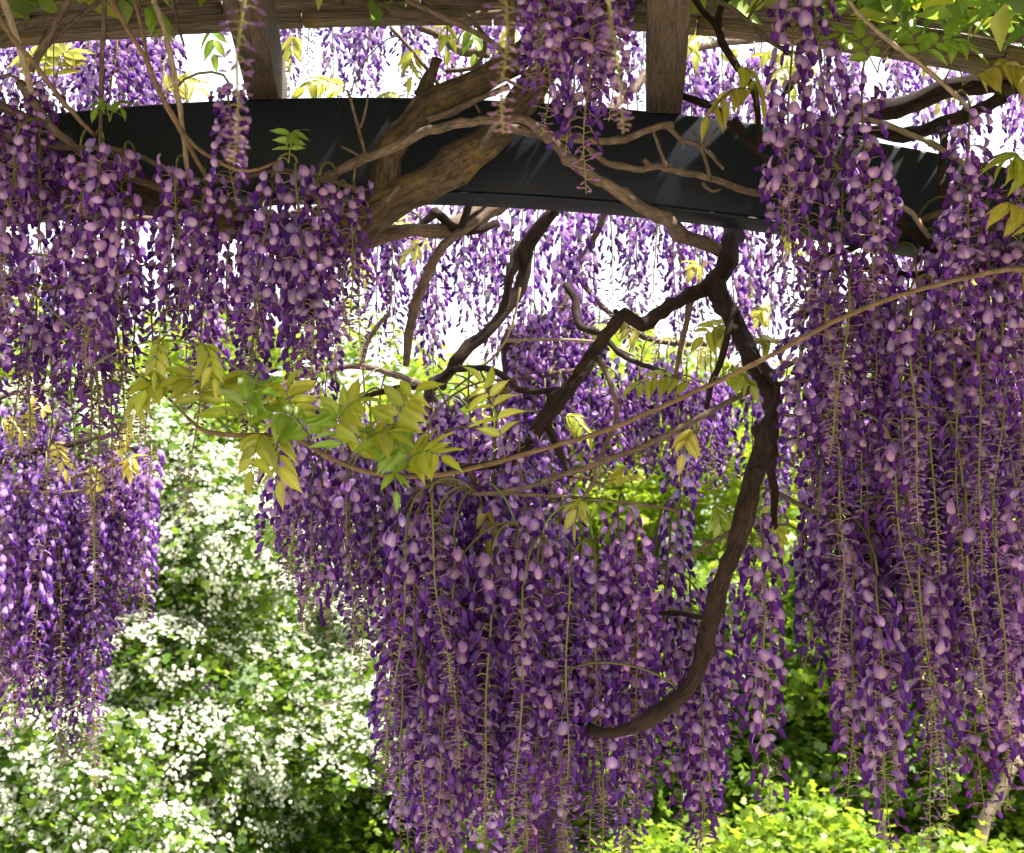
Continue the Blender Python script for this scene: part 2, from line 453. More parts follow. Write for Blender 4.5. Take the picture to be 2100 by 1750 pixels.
# weathered roof boards following the arch, in cut lengths
def board_run(ylow, d0, dep, hpx, joints, name='roof_board', seed=0):
    """ylow(x): pixel row of the front lower edge"""
    R = np.random.default_rng(seed)
    for a, b in zip(joints[:-1], joints[1:]):
        xs = np.linspace(a + 2, b - 2, 14)
        dj = R.normal(0, .004); hj = R.normal(0, 1.2)
        path = [P(x, ylow(x) + hj, d0 + dj) for x in xs]
        v, q, t, tc = sweep(path, rounded(0, dep, 0, M(hpx, d0), .003, 2))
        v = v + np.random.default_rng(seed + int(abs(a))).normal(0, .0005, v.shape)
        child(name, v, q, t, MAT['board'], pergola, tc)
def curve_fn(pts):
    X = [p[0] for p in pts]; Y = [p[1] for p in pts]
    co = np.polyfit(X, Y, 3)
    return lambda x: float(np.polyval(co, x))
low = curve_fn([(-600, 150), (0, 90), (230, 70), (447, 51), (560, 44), (760, 41), (1080, 41), (1320, 46), (1450, 53), (1700, 84), (1850, 112), (2000, 144), (2100, 168), (2600, 300)])
board_run(low, 2.135, .034, 31, [-620, -180, 215, 617, 1010, 1430, 1830, 2240, 2620], seed=1)
board_run(lambda x: low(x) - 33, 2.115, .036, 31, [-620, -300, 60, 455, 860, 1260, 1640, 2060, 2620], seed=2)
mid3 = lambda x: low(x) - 66 - max(0, (x - 1500)) * .035
board_run(mid3, 2.085, .036, 34, [-620, -60, 330, 740, 1130, 1500, 1890, 2290, 2620], seed=3)
board_run(lambda x: mid3(x) - 37, 2.06, .036, 34, [-620, -210, 180, 590, 1000, 1390, 1770, 2170, 2620], seed=4)
# further boards over the rafters, behind and above the lens
for k, yy in enumerate((1.55, 1.0, .45, -.1, -.65, -1.2)):
    off = yy - BEAM_D
    for a, b in ((-900, -250), (-250, 420), (420, 1080), (1080, 1750), (1750, 2640)):
        xs = np.linspace(a + 3, b - 3, 10)
        path = [P(x, beam_top(x), BEAM_D) + Vector((0, off, RAFT_H + .0015)) for x in xs]
        v, q, t, tc = sweep(path, rounded(0, .10, 0, .026, .003, 2))
        child('roof_board', v, q, t, MAT['board'], pergola, tc)

# ------------------------------------------------------------------ wisteria flower and leaf shapes
def lofted(rings, sides, colors):
    """rings: list of (x, y, z, ry, rz) cross sections in the YZ plane"""
    th = np.arange(sides) * 2 * math.pi / sides
    v = []; c = []
    for (x, y, z, ry, rz), cc in zip(rings, colors):
        for a in th: v.append((x, y + ry * math.cos(a), z + rz * math.sin(a))); c.append(cc)
    n = len(rings)
    i = np.arange(n - 1)[:, None] * sides; j = np.arange(sides)[None]; j2 = (j + 1) % sides
    q = np.stack([i + j, i + j2, i + sides + j2, i + sides + j], -1).reshape(-1, 4)
    return np.array(v, np.float32), q, np.zeros((0, 3), int), np.array(c, np.float32)
def merge(*parts):
    V, Q, T, C = [], [], [], []; n = 0
    for v, q, t, c in parts:
        V.append(v); C.append(c)
        if len(q): Q.append(q + n)
        if len(t): T.append(t + n)
        n += len(v)
    return (np.concatenate(V).astype(np.float32), np.concatenate(Q) if Q else np.zeros((0, 4), int),
            np.concatenate(T) if T else np.zeros((0, 3), int), np.concatenate(C).astype(np.float32))

LILAC = np.array((.46, .235, .71)); LILAC_L = np.array((.69, .435, .86)); VIOLET = np.array((.22, .07, .42)); DEEP = np.array((.095, .022, .23))
CREAM = np.array((.86, .74, .38)); CALYX = np.array((.27, .13, .22))
def blossom_tmpl(seed):
    R = np.random.default_rng(seed)
    us = np.linspace(-1, 1, 9); vs = [0, .22, .45, .66, .86, 1.0]
    wv = np.array([.26, .76, 1.0, .98, .72, .26]) * .0104 * R.uniform(.85, 1.1)
    H = .0150 * R.uniform(.88, 1.12); back = R.uniform(.9, 2.1); fold = R.uniform(.35, 1.5); tw = R.normal(0, .22); ph = R.uniform(0, 6.28)
    v = []; c = []
    for j, vv in enumerate(vs):
        for u in us:
            y = u * wv[j] * (1 - .22 * fold * abs(u)); z = .001 + H * vv * (1 - .12 * math.exp(-(u / .25) ** 2) * (vv > .9) - .10 * u * u * vv)
            x = .002 + .0065 * vv - .0105 * back * vv * vv - .0065 * fold * u * u * (.35 + vv) - .0016 * math.exp(-(u / .22) ** 2) * vv + .0012 * math.sin(4.5 * u + ph) * vv + R.normal(0, .0005) + tw * y * vv
            v.append((x, y, z))
            e = min(1, (abs(u) ** 1.5) * .75 + vv * vv * .35)
            cc = LILAC_L * (1 - e) + LILAC * .82 * e
            bl = math.exp(-((u / .30) ** 2)) * math.exp(-(((vv - .46) / .22) ** 2))
            cc = cc * (1 - .8 * bl) + CREAM * .8 * bl
            cc = cc * (1 + .10 * math.cos(u * 12.5) * (1 - bl))
            if vv < .1: cc = cc * .35 + VIOLET * .65
            c.append(cc)
    i = np.arange(5)[:, None] * 9; j = np.arange(8)[None]
    q = np.stack([i + j, i + j + 1, i + j + 10, i + j + 9], -1).reshape(-1, 4)
    banner = (np.array(v, np.float32), q, np.zeros((0, 3), int), np.array(c, np.float32))
    parts = [banner]
    op = R.uniform(.0012, .0032); dr = R.uniform(.25, .7)
    for s in (-1, 1):                                     # the two wings, closed over the keel
        v = []; c = []
        xs = np.linspace(0, 1, 4); top = np.array([.0012, .0056, .0058, .0004]); bot = np.array([-.0012, -.0050, -.0076, -.0048])
        for k, x in enumerate(xs):
            xx = .001 + .0138 * x; zz = -dr * .010 * x * x
            v += [(xx, s * op * (.25 + x * .3), zz + top[k]), (xx, s * (op + .0032 * math.sin(math.pi * min(1, x + .12))), zz + (top[k] + bot[k]) / 2), (xx, s * op * .2, zz + bot[k])]
            c += [VIOLET * (1.25 - .45 * x)] * 1 + [VIOLET * (1 - .35 * x) + DEEP * .35 * x, DEEP]
        i = np.arange(3)[:, None] * 3; j = np.arange(2)[None]
        q = np.stack([i + j, i + j + 1, i + j + 4, i + j + 3], -1).reshape(-1, 4)
        parts.append((np.array(v, np.float32), q, np.zeros((0, 3), int), np.array(c, np.float32)))
    cal = lofted([(-.0035, 0, 0, .0008, .0008), (-.001, 0, 0, .0030, .0030), (.003, 0, 0, .0034, .0034)], 5, [CALYX * .8, CALYX, CALYX * 1.25])
    parts.append(cal)
    return merge(*parts)
def half_tmpl(seed):
    R = np.random.default_rng(seed)
    d = R.uniform(.1, .45); w = R.uniform(.85, 1.15)
    rings = [(-.003, 0, 0, .0009, .0009), (0, 0, 0, .0027, .0027), (.005, 0, -.0004, .0030 * w, .0044 * w), (.011, 0, -.0105 * d, .0034 * w, .0050 * w), (.0155, 0, -.018 * d, .0022, .0036), (.0185, 0, -.025 * d, .0004, .0006)]
    return lofted(rings, 6, [CALYX * .7, CALYX, LILAC * .62, VIOLET * 1.3, VIOLET * .95, DEEP])
def bud_tmpl():
    g_ = np.array((.17, .09, .20))
    return lofted([(-.0012, 0, 0, .0006, .0006), (.001, 0, 0, .0016, .0016), (.0042, 0, 0, .0019, .0021), (.0068, 0, -.0004, .0013, .0014), (.0085, 0, -.0008, .0003, .0003)], 5,
                  [g_ * .8, g_, g_ * 1.0 + np.array((.03, .0, .07)), g_ * .9 + np.array((.03, 0, .09)), g_])
BLOSSOM = [blossom_tmpl(k) for k in range(10)]
HALF = [half_tmpl(k) for k in range(4)]
BUD = bud_tmpl()

def rot_from(xaxis, up):
    x = xaxis / np.linalg.norm(xaxis)
    y = np.cross(up, x); y /= np.linalg.norm(y) + 1e-9
    z = np.cross(x, y)
    return np.stack([x, y, z], 1)

STALK_C = np.array((.17, .165, .04)); PED_C = np.array((.42, .31, .17)); TIP_C = np.array((.52, .43, .25))
class Raceme: pass
def make_raceme(seed, L, opn, hlf, dens=1.0, ped=.029):
    """florets in a spiral down a hanging stalk: open at the top, then half open, then buds to the tip"""
    R = np.random.default_rng(seed)
    rc = Raceme(); rc.L = L
    a1, a2 = R.uniform(-1, 1, 2) * .018; p1 = R.uniform(0, 6.28)
    def ax(s):
        t = s / L
        return np.array([a1 * t * t + .003 * math.sin(3.1 * t * 3 + p1), a2 * t * t + .003 * math.cos(2.7 * t * 3 + p1), -s])
    S = np.linspace(0, L, 14)
    pts = np.array([ax(s) for s in S]); rad = np.interp(S / L, [0, .5, 1], [.0021, .0016, .0006])
    acc = Acc()
    v, q, t, _ = tube(pts, rad, 5)
    acc.add(v, q, t, np.interp(-v[:, 2] / L, [0, .6, 1], [.75, 1.0, 1.3])[:, None] * STALK_C[None])
    opens = [[] for _ in BLOSSOM]; oc = [[] for _ in BLOSSOM]; halfs = [[] for _ in HALF]; hc = [[] for _ in HALF]; buds = []; bc = []
    s = L * .03 + .008; az = R.uniform(0, 6.28)
    while s < L - .002:
        t = s / L
        st = t + R.normal(0, .045)
        az += 2.39996 + R.normal(0, .25)
        out = np.array([math.cos(az), math.sin(az), 0.0]); base = ax(s)
        if st < opn and R.random() < .88: state = 0; pl = ped * R.uniform(.75, 1.2); e0, e1 = R.uniform(.2, .7), R.uniform(-.55, .15); step = .0043
        elif st < opn + hlf: state = 1; f = max(0., (st - opn) / hlf); pl = ped * (1 - .35 * f) * R.uniform(.8, 1.1); e0, e1 = R.uniform(.1, .45), R.uniform(-1.0, -.35) * (1 - .6 * f); step = .0046
        else: state = 2; f = min(1, (st - opn - hlf) / max(.02, 1 - opn - hlf)); pl = ped * (.62 - .48 * f) * R.uniform(.85, 1.1); e0, e1 = R.uniform(-.15, .55), R.uniform(-.65, .35); pl *= R.uniform(.75, 1.15); step = .0052 - .0032 * f
        if state == 0 and R.random() < .07: s += step; continue
        d0 = out * math.cos(e0) + np.array([0, 0, math.sin(e0)]); d1 = out * math.cos(e1) + np.array([0, 0, math.sin(e1)])
        pm = base + d0 * pl * .5; pe = pm + d1 * pl * .5
        pr = .00062 if state < 2 else .00055
        v, q, tt, _ = tube([base, pm, pe], [pr * 1.1, pr, pr * 1.1], 3, cap=False)
        cc = PED_C * R.uniform(.75, 1.15) if state < 2 else (PED_C * (1 - f) + TIP_C * f) * R.uniform(.85, 1.15)
        acc.add(v, q, None, cc)
        j = R.uniform(.70, 1.18) * np.array([1, 1, 1]) + np.array([R.normal(0, .05), 0, R.normal(0, .04)])
        if state == 0:
            d = out * 1.0 + np.array([0, 0, R.normal(-.85, .45)]) + np.cross(out, [0, 0, 1]) * R.normal(0, .5)
            m = rot_from(d, np.array([0, 0, 1.0]) + R.normal(0, .30, 3)); k = R.integers(len(BLOSSOM)); sc_ = R.uniform(.80, 1.08) * (1 - .2 * max(0, t - opn * .7))
            opens[k].append(np.concatenate([m * sc_, pe[:, None]], 1)); oc[k].append(j)
        elif state == 1:
            d = d1 + np.array([0, 0, -.45 * (1 - f)]) + R.normal(0, .15, 3)
            m = rot_from(d, np.array([0, 0, 1.0]) + out * .3); k = R.integers(len(HALF)); sc_ = R.uniform(.85, 1.1) * (1.05 - .45 * f)
            halfs[k].append(np.concatenate([m * sc_, pe[:, None]], 1)); hc[k].append(j * (1 - .25 * f))
        else:
            d = d1 + R.normal(0, .15, 3)
            m = rot_from(d, np.array([0, 0, 1.0])); sc_ = R.uniform(.9, 1.15) * (1.45 - .80 * f)
            buds.append(np.concatenate([m * sc_, pe[:, None]], 1))
            bc.append(j + f ** 4 * np.array([1.3, 1.6, .2]))
        s += step / dens * R.uniform(.6, 1.4)
    rc.stalk = acc
    rc.opens, rc.oc, rc.halfs, rc.hc, rc.buds, rc.bc = opens, oc, halfs, hc, buds, bc
    return rc
def finish_raceme(rc, tag, vivid=False):
    rc.m_stalk = rc.stalk.mesh('raceme_stalk', MAT['stalk'])
    mat = MAT['petal_back'] if vivid else MAT['petal']
    a = Acc()
    for k in range(len(BLOSSOM)):
        if rc.opens[k]: a.many(BLOSSOM[k], rc.opens[k], rc.oc[k])
    rc.m_open = a.mesh('blossoms', mat) if a.n else None
    a = Acc()
    for k in range(len(HALF)):
        if rc.halfs[k]: a.many(HALF[k], rc.halfs[k], rc.hc[k])
    rc.m_half = a.mesh('half_open_blossoms', mat, True) if a.n else None
    a = Acc()
    if rc.buds: a.many(BUD, rc.buds, rc.bc)
    rc.m_bud = a.mesh('buds', MAT['bud']) if a.n else None
    return rc
LIB = []   # (kind, raceme)
_sd = 100
for kind, specs in {'full': [(.26, .84, .10), (.40, .80, .11), (.40, .76, .14), (.52, .76, .13), (.62, .72, .14)],
                    'mid': [(.28, .55, .22), (.40, .50, .22), (.40, .58, .2), (.52, .52, .2), (.64, .5, .2)],
                    'young': [(.36, .28, .26), (.46, .24, .26), (.56, .26, .22)],
                    'bud': [(.30, .0, .16), (.42, .0, .26)]}.items():
    for (L_, o_, h_) in specs:
        _sd += 1
        LIB.append((kind, finish_raceme(make_raceme(_sd, L_, o_, h_, dens=1.0), kind)))
# individual open flowers, shared by every raceme whose flowers can be picked apart
BLOSSOM_ME = []
for k, (v, q, t, c) in enumerate(BLOSSOM):
    BLOSSOM_ME.append(mesh_of('blossom', v, [q, t] if len(t) else q, MAT['petal'], c))

# leaflets
def leaflet_mesh(fold, droop, wid, seed, tint):
    R = np.random.default_rng(seed)
    n = 7; v = []; c = []
    for i in range(n):
        t = i / (n - 1)
        w = wid * (math.sin(math.pi * min(1, t ** .75)) ** .8) * (1 - .25 * t) if 0 < i < n - 1 else .004
        if i == n - 2: w *= .62
        for k, u in enumerate((-1, -.5, 0, .5, 1)):
            ww = w * (1 + R.normal(0, .04))
            x = t; y = u * ww * math.cos(fold); z = abs(u) * ww * math.sin(fold) - droop * t * t + .03 * math.sin(5 * t + u * 2 + seed) * abs(u)
            v.append((x, y, z))
            base = np.array((.40, .42, .035)) if tint == 0 else np.array((.44, .40, .05)) if tint == 1 else np.array((.24, .36, .035))
            cc = base * (1 + .25 * (1 - abs(u)) * (u == 0)) * R.uniform(.9, 1.1)
            c.append(cc)
    i = np.arange(n - 1)[:, None] * 5; j = np.arange(4)[None]
    q = np.stack([i + j, i + j + 1, i + j + 6, i + j + 5], -1).reshape(-1, 4)
    return np.array(v, np.float32), q, np.zeros((0, 3), int), np.array(c, np.float32)
LEAFLET_T = {}
LEAFLET_ME = {}
for tint in (0, 1, 2):
    LEAFLET_T[tint] = [leaflet_mesh(.25, .10, .22, 1, tint), leaflet_mesh(.55, .22, .20, 2, tint), leaflet_mesh(.12, .28, .23, 3, tint), leaflet_mesh(.95, .15, .18, 4, tint)]
    LEAFLET_ME[tint] = [mesh_of('leaflet', v, q, MAT['leaf'], c) for (v, q, t, c) in LEAFLET_T[tint]]

# ------------------------------------------------------------------ wisteria plants
class Vine:
    def __init__(s, name, loc, label):
        s.root = empty(name, loc); s.o = Vector(loc)
        set_tags(s.root, label, 'wisteria', 'wisteria in flower')
        s.pts = []; s.n_blossom = 0; s.n_leaflet = 0; s.count = 0; s.far = []
    def branch(s, pts, mat='twig_bark', name='branch', sides=None, bump=None, world=False, attach=True, knots=True):
        """pts: (pixel x, pixel y, half-width in pixels, depth)"""
        if world: W = [Vector(p[:3]) for p in pts]; R = [p[3] for p in pts]
        else: W = [P(p[0], p[1], p[3]) for p in pts]; R = [M(p[2], p[3]) for p in pts]
        rmax = max(R)
        sides = sides or (18 if rmax > .02 else 12 if rmax > .009 else 8 if rmax > .004 else 6)
        st = max(.012, min(.04, rmax * .9)) if rmax > .003 else .02
        pp, rr = catmull(W, R, st)
        sd = int(abs(W[0].x * 1000) + abs(W[-1].z * 777)) % 99991
        g_ = np.random.default_rng(sd)
        # growth irregularities: slight kinks and swollen nodes
        if knots and rmax > .0025:
            k = np.cumsum(g_.normal(0, 1, (len(pp), 3)), 0); k -= np.linspace(0, 1, len(pp))[:, None] * k[-1]
            pp = pp + k * min(.0016, rmax * .10)
            nodes = g_.random(len(pp)) < .10
            rr = rr * (1 + nodes * g_.uniform(.08, .28, len(pp)))
            if rmax > .010: rr = rr * (1 + np.convolve(g_.normal(0, .07, len(pp)), [.25, .5, .25], 'same'))
        v, q, t, tc = tube(pp, rr, sides, bump if bump is not None else (.17 if rmax > .012 else .10), sd)
        me = mesh_of(name, v - np.array(s.o), [q, t], MAT[mat], None, tc)
        o = add(name, me, s.root)
        if attach: s.pts.append(np.concatenate([pp, rr[:, None]], 1))
        return o
    def nearest(s, p, up_bias=True):
        A = s.allp if hasattr(s, 'allp') else np.concatenate(s.pts)
        d = A[:, :3] - np.array(p)
        w = np.linalg.norm(d * np.array([1, 1, 1.0]), axis=1) + np.where(d[:, 2] < -.02, .15, 0)
        k = int(np.argmin(w)); return A[k], float(np.linalg.norm(d[k]))
    def freeze(s): s.allp = np.concatenate(s.pts)
    def stem_to(s, p, mat_c, r0, r1, name, arch=.012):
        a, dist = s.nearest(p)
        a3 = Vector(a[:3]); p = Vector(p)
        up = Vector((0, 0, 1))
        h = min(arch + dist * .22, .10)
        c1 = a3 + up * h * .9 + (p - a3) * .15; c2 = p + up * (h + max(0, (a3.z - p.z) * .25)) + (a3 - p) * .05
        n = max(6, int(dist / .03) + 4)
        pts = []
        for i in range(n):
            t = i / (n - 1)
            pts.append(a3 * (1 - t) ** 3 + c1 * 3 * t * (1 - t) ** 2 + c2 * 3 * t * t * (1 - t) + p * t ** 3)
        rad = np.linspace(r0, r1, n)
        v, q, t, tc = tube(pts, rad, 5)
        me = mesh_of(name, v - np.array(s.o), [q, t], MAT['stalk'], np.broadcast_to(np.array(mat_c), v.shape))
        add(name, me, s.root)
        s.far.append(dist)
    def raceme(s, x, y0, y1, d, kind='full', hero=False, tilt=0.0):
        p = P(x, y0, d); want = M(y1 - y0, d)
        cand = [rc for k, rc in LIB if k == kind]
        cand.sort(key=lambda rc: abs(math.log(want / rc.L)) + rnd.uniform(0, .22))
        rc = cand[0]
        f = max(.7, min(1.35, want / rc.L))
        fx = f ** .35
        s.count += 1
        rz = rnd.uniform(0, 6.283)
        m4 = Matrix.Translation(p - s.o) @ Matrix.Rotation(rnd.gauss(0, .035) + tilt, 4, 'Y') @ Matrix.Rotation(rnd.gauss(0, .035), 4, 'X') @ Matrix.Rotation(rz, 4, 'Z') @ Matrix.Diagonal((fx, fx, f, 1))
        st = add('raceme', rc.m_stalk, s.root, mat4=m4)
        n_open = sum(len(a) for a in rc.opens)
        if hero and s.n_blossom + n_open <= 300 and n_open:
            for k in range(len(BLOSSOM)):
                for mm in rc.opens[k]:
                    m_ = Matrix([list(r) for r in mm] + [[0, 0, 0, 1]])
                    # undo the stretch of the stalk so the flower keeps its own shape
                    add('blossom', BLOSSOM_ME[k], st, mat4=m_ @ Matrix.Diagonal((1, 1, 1, 1)))
            s.n_blossom += n_open
        elif rc.m_open:
            set_tags(add('blossoms', rc.m_open, st), kind='stuff')
        if rc.m_half: set_tags(add('half_open_blossoms', rc.m_half, st), kind='stuff')
        if rc.m_bud: set_tags(add('buds', rc.m_bud, st), kind='stuff')
        s.stem_to(p, tuple(STALK_C * .7), .0022, .0020, 'flower_stalk')
        return st
    def leaf(s, base, tip, d0, d1, pairs=5, size=.05, tint=0, droop=.5, arch=.02, single=False, stem=True):
        size *= .86; pairs = pairs + 1 if pairs > 3 else pairs
        """a pinnate leaf: rachis from base to tip (pixels), leaflets in pairs and one at the end"""
        a, b = P(base[0], base[1], d0), P(tip[0], tip[1], d1)
        up = Vector((0, 0, 1)); n = 10
        pts = [a.lerp(b, i / (n - 1)) + up * arch * math.sin(math.pi * i / (n - 1)) for i in range(n)]
        v, q, t, _ = tube(pts, np.linspace(.0011, .0006, n), 5)
        o = a
        acc = Acc(); acc.add(v - np.array(o), q, t, np.array((.16, .17, .03)))
        mats = []
        Lr = sum((pts[i + 1] - pts[i]).length for i in range(n - 1))
        for i in range(pairs + 1):
            t = .22 + .78 * i / pairs
            fi = t * (n - 1); k = min(n - 2, int(fi)); c = pts[k].lerp(pts[k + 1], fi - k)
            al = (pts[min(n - 1, k + 1)] - pts[k]).normalized()
            side = al.cross(Vector((0, -.75, .65)))
            if side.length < .2: side = al.cross(Vector((1, 0, 0)))
            side.normalize()
            for sgn in ((-1, 1) if i < pairs else (0,)):
                sz = size * (1 - .35 * abs(t - .55)) * rnd.uniform(.85, 1.12)
                if sgn == 0: dirv = al + Vector((0, 0, -droop * .8)); sz *= 1.05
                else: dirv = side * sgn * rnd.uniform(.75, 1.05) + al * rnd.uniform(.25, .7) + Vector((0, rnd.uniform(-.25, .15), -droop * rnd.uniform(.6, 1.3)))
                m3 = rot_from(np.array(dirv), np.array(al.cross(side) * (1 if al.cross(side).z > 0 else -1)) + np.array([rnd.gauss(0, .25), -.35 + rnd.gauss(0, .25), .5]))
                mats.append(np.concatenate([m3 * sz, np.array(c - o)[:, None]], 1))
        wild = rnd.choice((0, 1, 2, 3))
        kinds = [rnd.choice((0, 0, 1, 2)) if droop < .7 else rnd.choice((1, 3, 2)) for _ in mats]
        if single or s.n_leaflet + len(mats) > 300:
            for kk in range(4):
                mm = [m for m, k in zip(mats, kinds) if k == kk]
                if mm: acc.many(LEAFLET_T[tint][kk], mm)
            add('leaf', acc.mesh('leaf', MAT['leaf']), s.root, loc=o - s.o)
        else:
            L_ = add('leaf', acc.mesh('leaf_rachis', MAT['stalk']), s.root, loc=o - s.o)
            for m, k in zip(mats, kinds):
                add('leaflet', LEAFLET_ME[tint][k], L_, mat4=Matrix([list(r) for r in m] + [[0, 0, 0, 1]]))
            s.n_leaflet += len(mats)
        if stem: s.stem_to(a, (.14, .15, .03), .0014, .0012, 'leaf_stalk', arch=.005)

A = Vine('wisteria_vine', (-1.62, 2.0, 0), 'old wisteria with thick lichen-spotted forked trunk twisting over the navy beam')
C = Vine('wisteria_vine', (1.72, 2.3, 0), 'wisteria with dark crooked limb curving down below the beam among dense purple racemes')
B = Vine('wisteria_vine', (.1, 3.25, 0), 'backlit wisteria standing behind the beam, lilac racemes against white sky')
D = Vine('wisteria_vine', (-1.75, 3.2, 0), 'vivid violet wisteria with twiggy brown stems in front of the white-flowered hawthorn')

# ---- A: thick trunk over the beam and everything left and top centre
d = 1.985
A.branch([(783, 415, 36, d), (787, 345, 31, d), (797, 303, 30, d - .01), (833, 260, 29, d - .01), (867, 217, 30, d - .005), (913, 198, 27, d), (983, 168, 26, d + .01), (1050, 130, 26, d + .02), (1100, 93, 25, d + .03), (1165, 45, 24, d + .03), (1250, -40, 22, d)], 'old_bark', bump=.10, attach=True)
A.branch([(868, 195, 17, d), (879, 162, 14, d), (890, 140, 12, d), (898, 122, 10, d - .01)], 'old_bark', name='pruned_stub', attach=False)
A.branch([(-420, 640, 34, 2.0), (-250, 470, 38, 2.0), (100, 400, 36, 2.02), (400, 430, 38, 2.03), (600, 500, 40, 2.02), (700, 478, 42, 2.0), (765, 447, 44, d), (833, 397, 36, d), (900, 360, 33, d), (967, 312, 33, d - .01), (1015, 272, 35, d - .01), (1050, 230, 32, d), (1090, 188, 31, d + .01), (1130, 140, 29, d + .02), (1190, 85, 27, d + .02), (1290, 0, 24, d), (1400, -90, 20, 1.9)], 'old_bark', name='trunk', bump=.10)
A.branch([(-420, 640, 34, 2.0), (-520, 900, 38, 1.98), (-560, 1400, 42, 1.98), (-570, 2200, 46, 2.0), (-580, 3000, 56, 2.0)], 'old_bark', name='trunk', bump=.12)
A.branch([(690, 357, 9, 1.93), (757, 327, 9.5, 1.925), (833, 290, 9.5, 1.92), (900, 267, 9.5, 1.92), (983, 250, 9.5, 1.925), (1050, 247, 9.5, 1.92), (1083, 257, 10, 1.92), (1133, 300, 11, 1.95), (1183, 343, 12, 1.96), (1217, 370, 12.5, 1.97), (1283, 407, 13, 1.99), (1350, 447, 13.5, 2.03), (1400, 480, 14, 2.1), (1475, 514, 14, 2.19)], 'twig_bark')
A.branch([(690, 357, 9, 1.93), (640, 375, 9, 1.95), (560, 410, 9, 1.97), (480, 430, 8, 2.0)], 'twig_bark')
A.branch([(1040, 263, 11, 1.955), (1100, 274, 9, 1.95), (1167, 284, 8.5, 1.95), (1233, 291, 8, 1.95), (1283, 289, 8, 1.95), (1317, 273, 7.5, 1.95), (1350, 262, 7.5, 1.94), (1381, 256, 7, 1.94)], 'twig_bark')
A.branch([(1200, 300, 6, 1.955), (1240, 332, 6.5, 1.97), (1283, 341, 7, 1.98), (1317, 349, 7, 1.98), (1350, 343, 8, 1.99), (1400, 355, 8, 2.0), (1467, 370, 7.5, 2.01), (1533, 393, 7.5, 2.02), (1575, 398, 6, 2.03)], 'twig_bark')
A.branch([(1340, 345, 5, 1.985), (1320, 328, 4.5, 1.97)], 'twig_bark', name='pruned_stub')
for tw in ([(1340, 270, 3.5, 1.95), (1352, 305, 3.5, 1.96), (1368, 345, 4, 1.98)],
           [(1365, 258, 5, 1.94), (1395, 285, 5, 1.95), (1402, 305, 4, 1.95)],
           [(1400, 288, 5, 1.95), (1430, 297, 5, 1.95), (1452, 311, 4.5, 1.96), (1470, 330, 4, 1.96), (1484, 347, 3, 1.96)],
           [(1437, 299, 4, 1.95), (1448, 330, 4, 1.97), (1457, 367, 4, 2.0)],
           [(1440, 375, 4, 2.0), (1460, 393, 3, 2.0), (1478, 388, 2, 1.99)], [(1420, 268, 3, 1.95), (1442, 300, 4, 1.95), (1472, 262, 2, 1.94)],
           [(750, 325, 4.5, 1.92), (736, 265, 3.8, 1.93), (722, 215, 3.2, 1.93), (712, 185, 2.4, 1.93)], [(739, 262, 3.6, 1.93), (748, 235, 3.2, 1.93), (755, 193, 2.2, 1.92)], [(750, 327, 4, 1.92), (722, 312, 3, 1.92), (699, 300, 2.4, 1.92)],
           [(1025, 155, 2.5, 1.93), (1060, 176, 3, 1.94), (1090, 186, 3, 1.95)],
           [(877, 247, 7, 1.965), (933, 227, 7, 1.96), (1000, 197, 6, 1.97), (1043, 177, 6, 1.98)], [(975, 215, 3, 1.96), (984, 230, 3, 1.95)],
           [(913, 147, 5, 2.2), (967, 140, 5, 2.2), (985, 122, 5, 2.2), (1000, 80, 5, 2.18)],
           [(833, 0, 6, 1.9), (917, 40, 6, 1.92), (1000, 83, 6, 1.94), (1067, 140, 6, 1.95), (1095, 162, 5, 1.96)],
           [(700, 3, 9, 2.04), (783, 13, 10, 2.04), (840, 33, 11, 2.04), (933, 43, 11, 2.03), (1000, 33, 9, 2.02), (1090, 26, 7, 2.0)], [(540, -40, 8, 2.04), (700, 3, 9, 2.04)],
           [(868, -5, 4, 1.95), (900, 25, 4, 1.94), (927, 55, 4, 1.93)], [(947, 20, 4, 1.95), (975, 50, 4.5, 1.95), (1005, 86, 5, 1.94)], [(1052, -30, 8, 1.96), (1050, 40, 8, 1.97), (1046, 108, 7, 1.98)],
           [(860, 55, 8, 2.25), (905, 75, 8, 2.25), (945, 105, 9, 2.24), (1000, 110, 9, 2.2)], [(800, 55, 4, 2.2), (850, 110, 4, 2.2), (900, 175, 4, 2.15)],
           # top left whips and sticks
           ):
    A.branch(tw, 'twig_bark', name='twig')
A.branch([(3, -10, 7.5, 1.75), (22, 45, 7.5, 1.76), (43, 100, 7, 1.78), (56, 150, 7, 1.8), (64, 190, 6, 1.83)], 'pale_bark', name='twig')
A.branch([(317, 8, 6, 1.8), (338, 70, 6, 1.81), (352, 125, 6, 1.82), (364, 200, 5.5, 1.84), (372, 260, 5.5, 1.86), (381, 318, 5.5, 1.88), (386, 365, 5, 1.9)], 'pale_bark', name='twig')
A.branch([(317, 8, 6, 1.8), (312, -20, 6, 1.8)], 'pale_bark', name='twig')
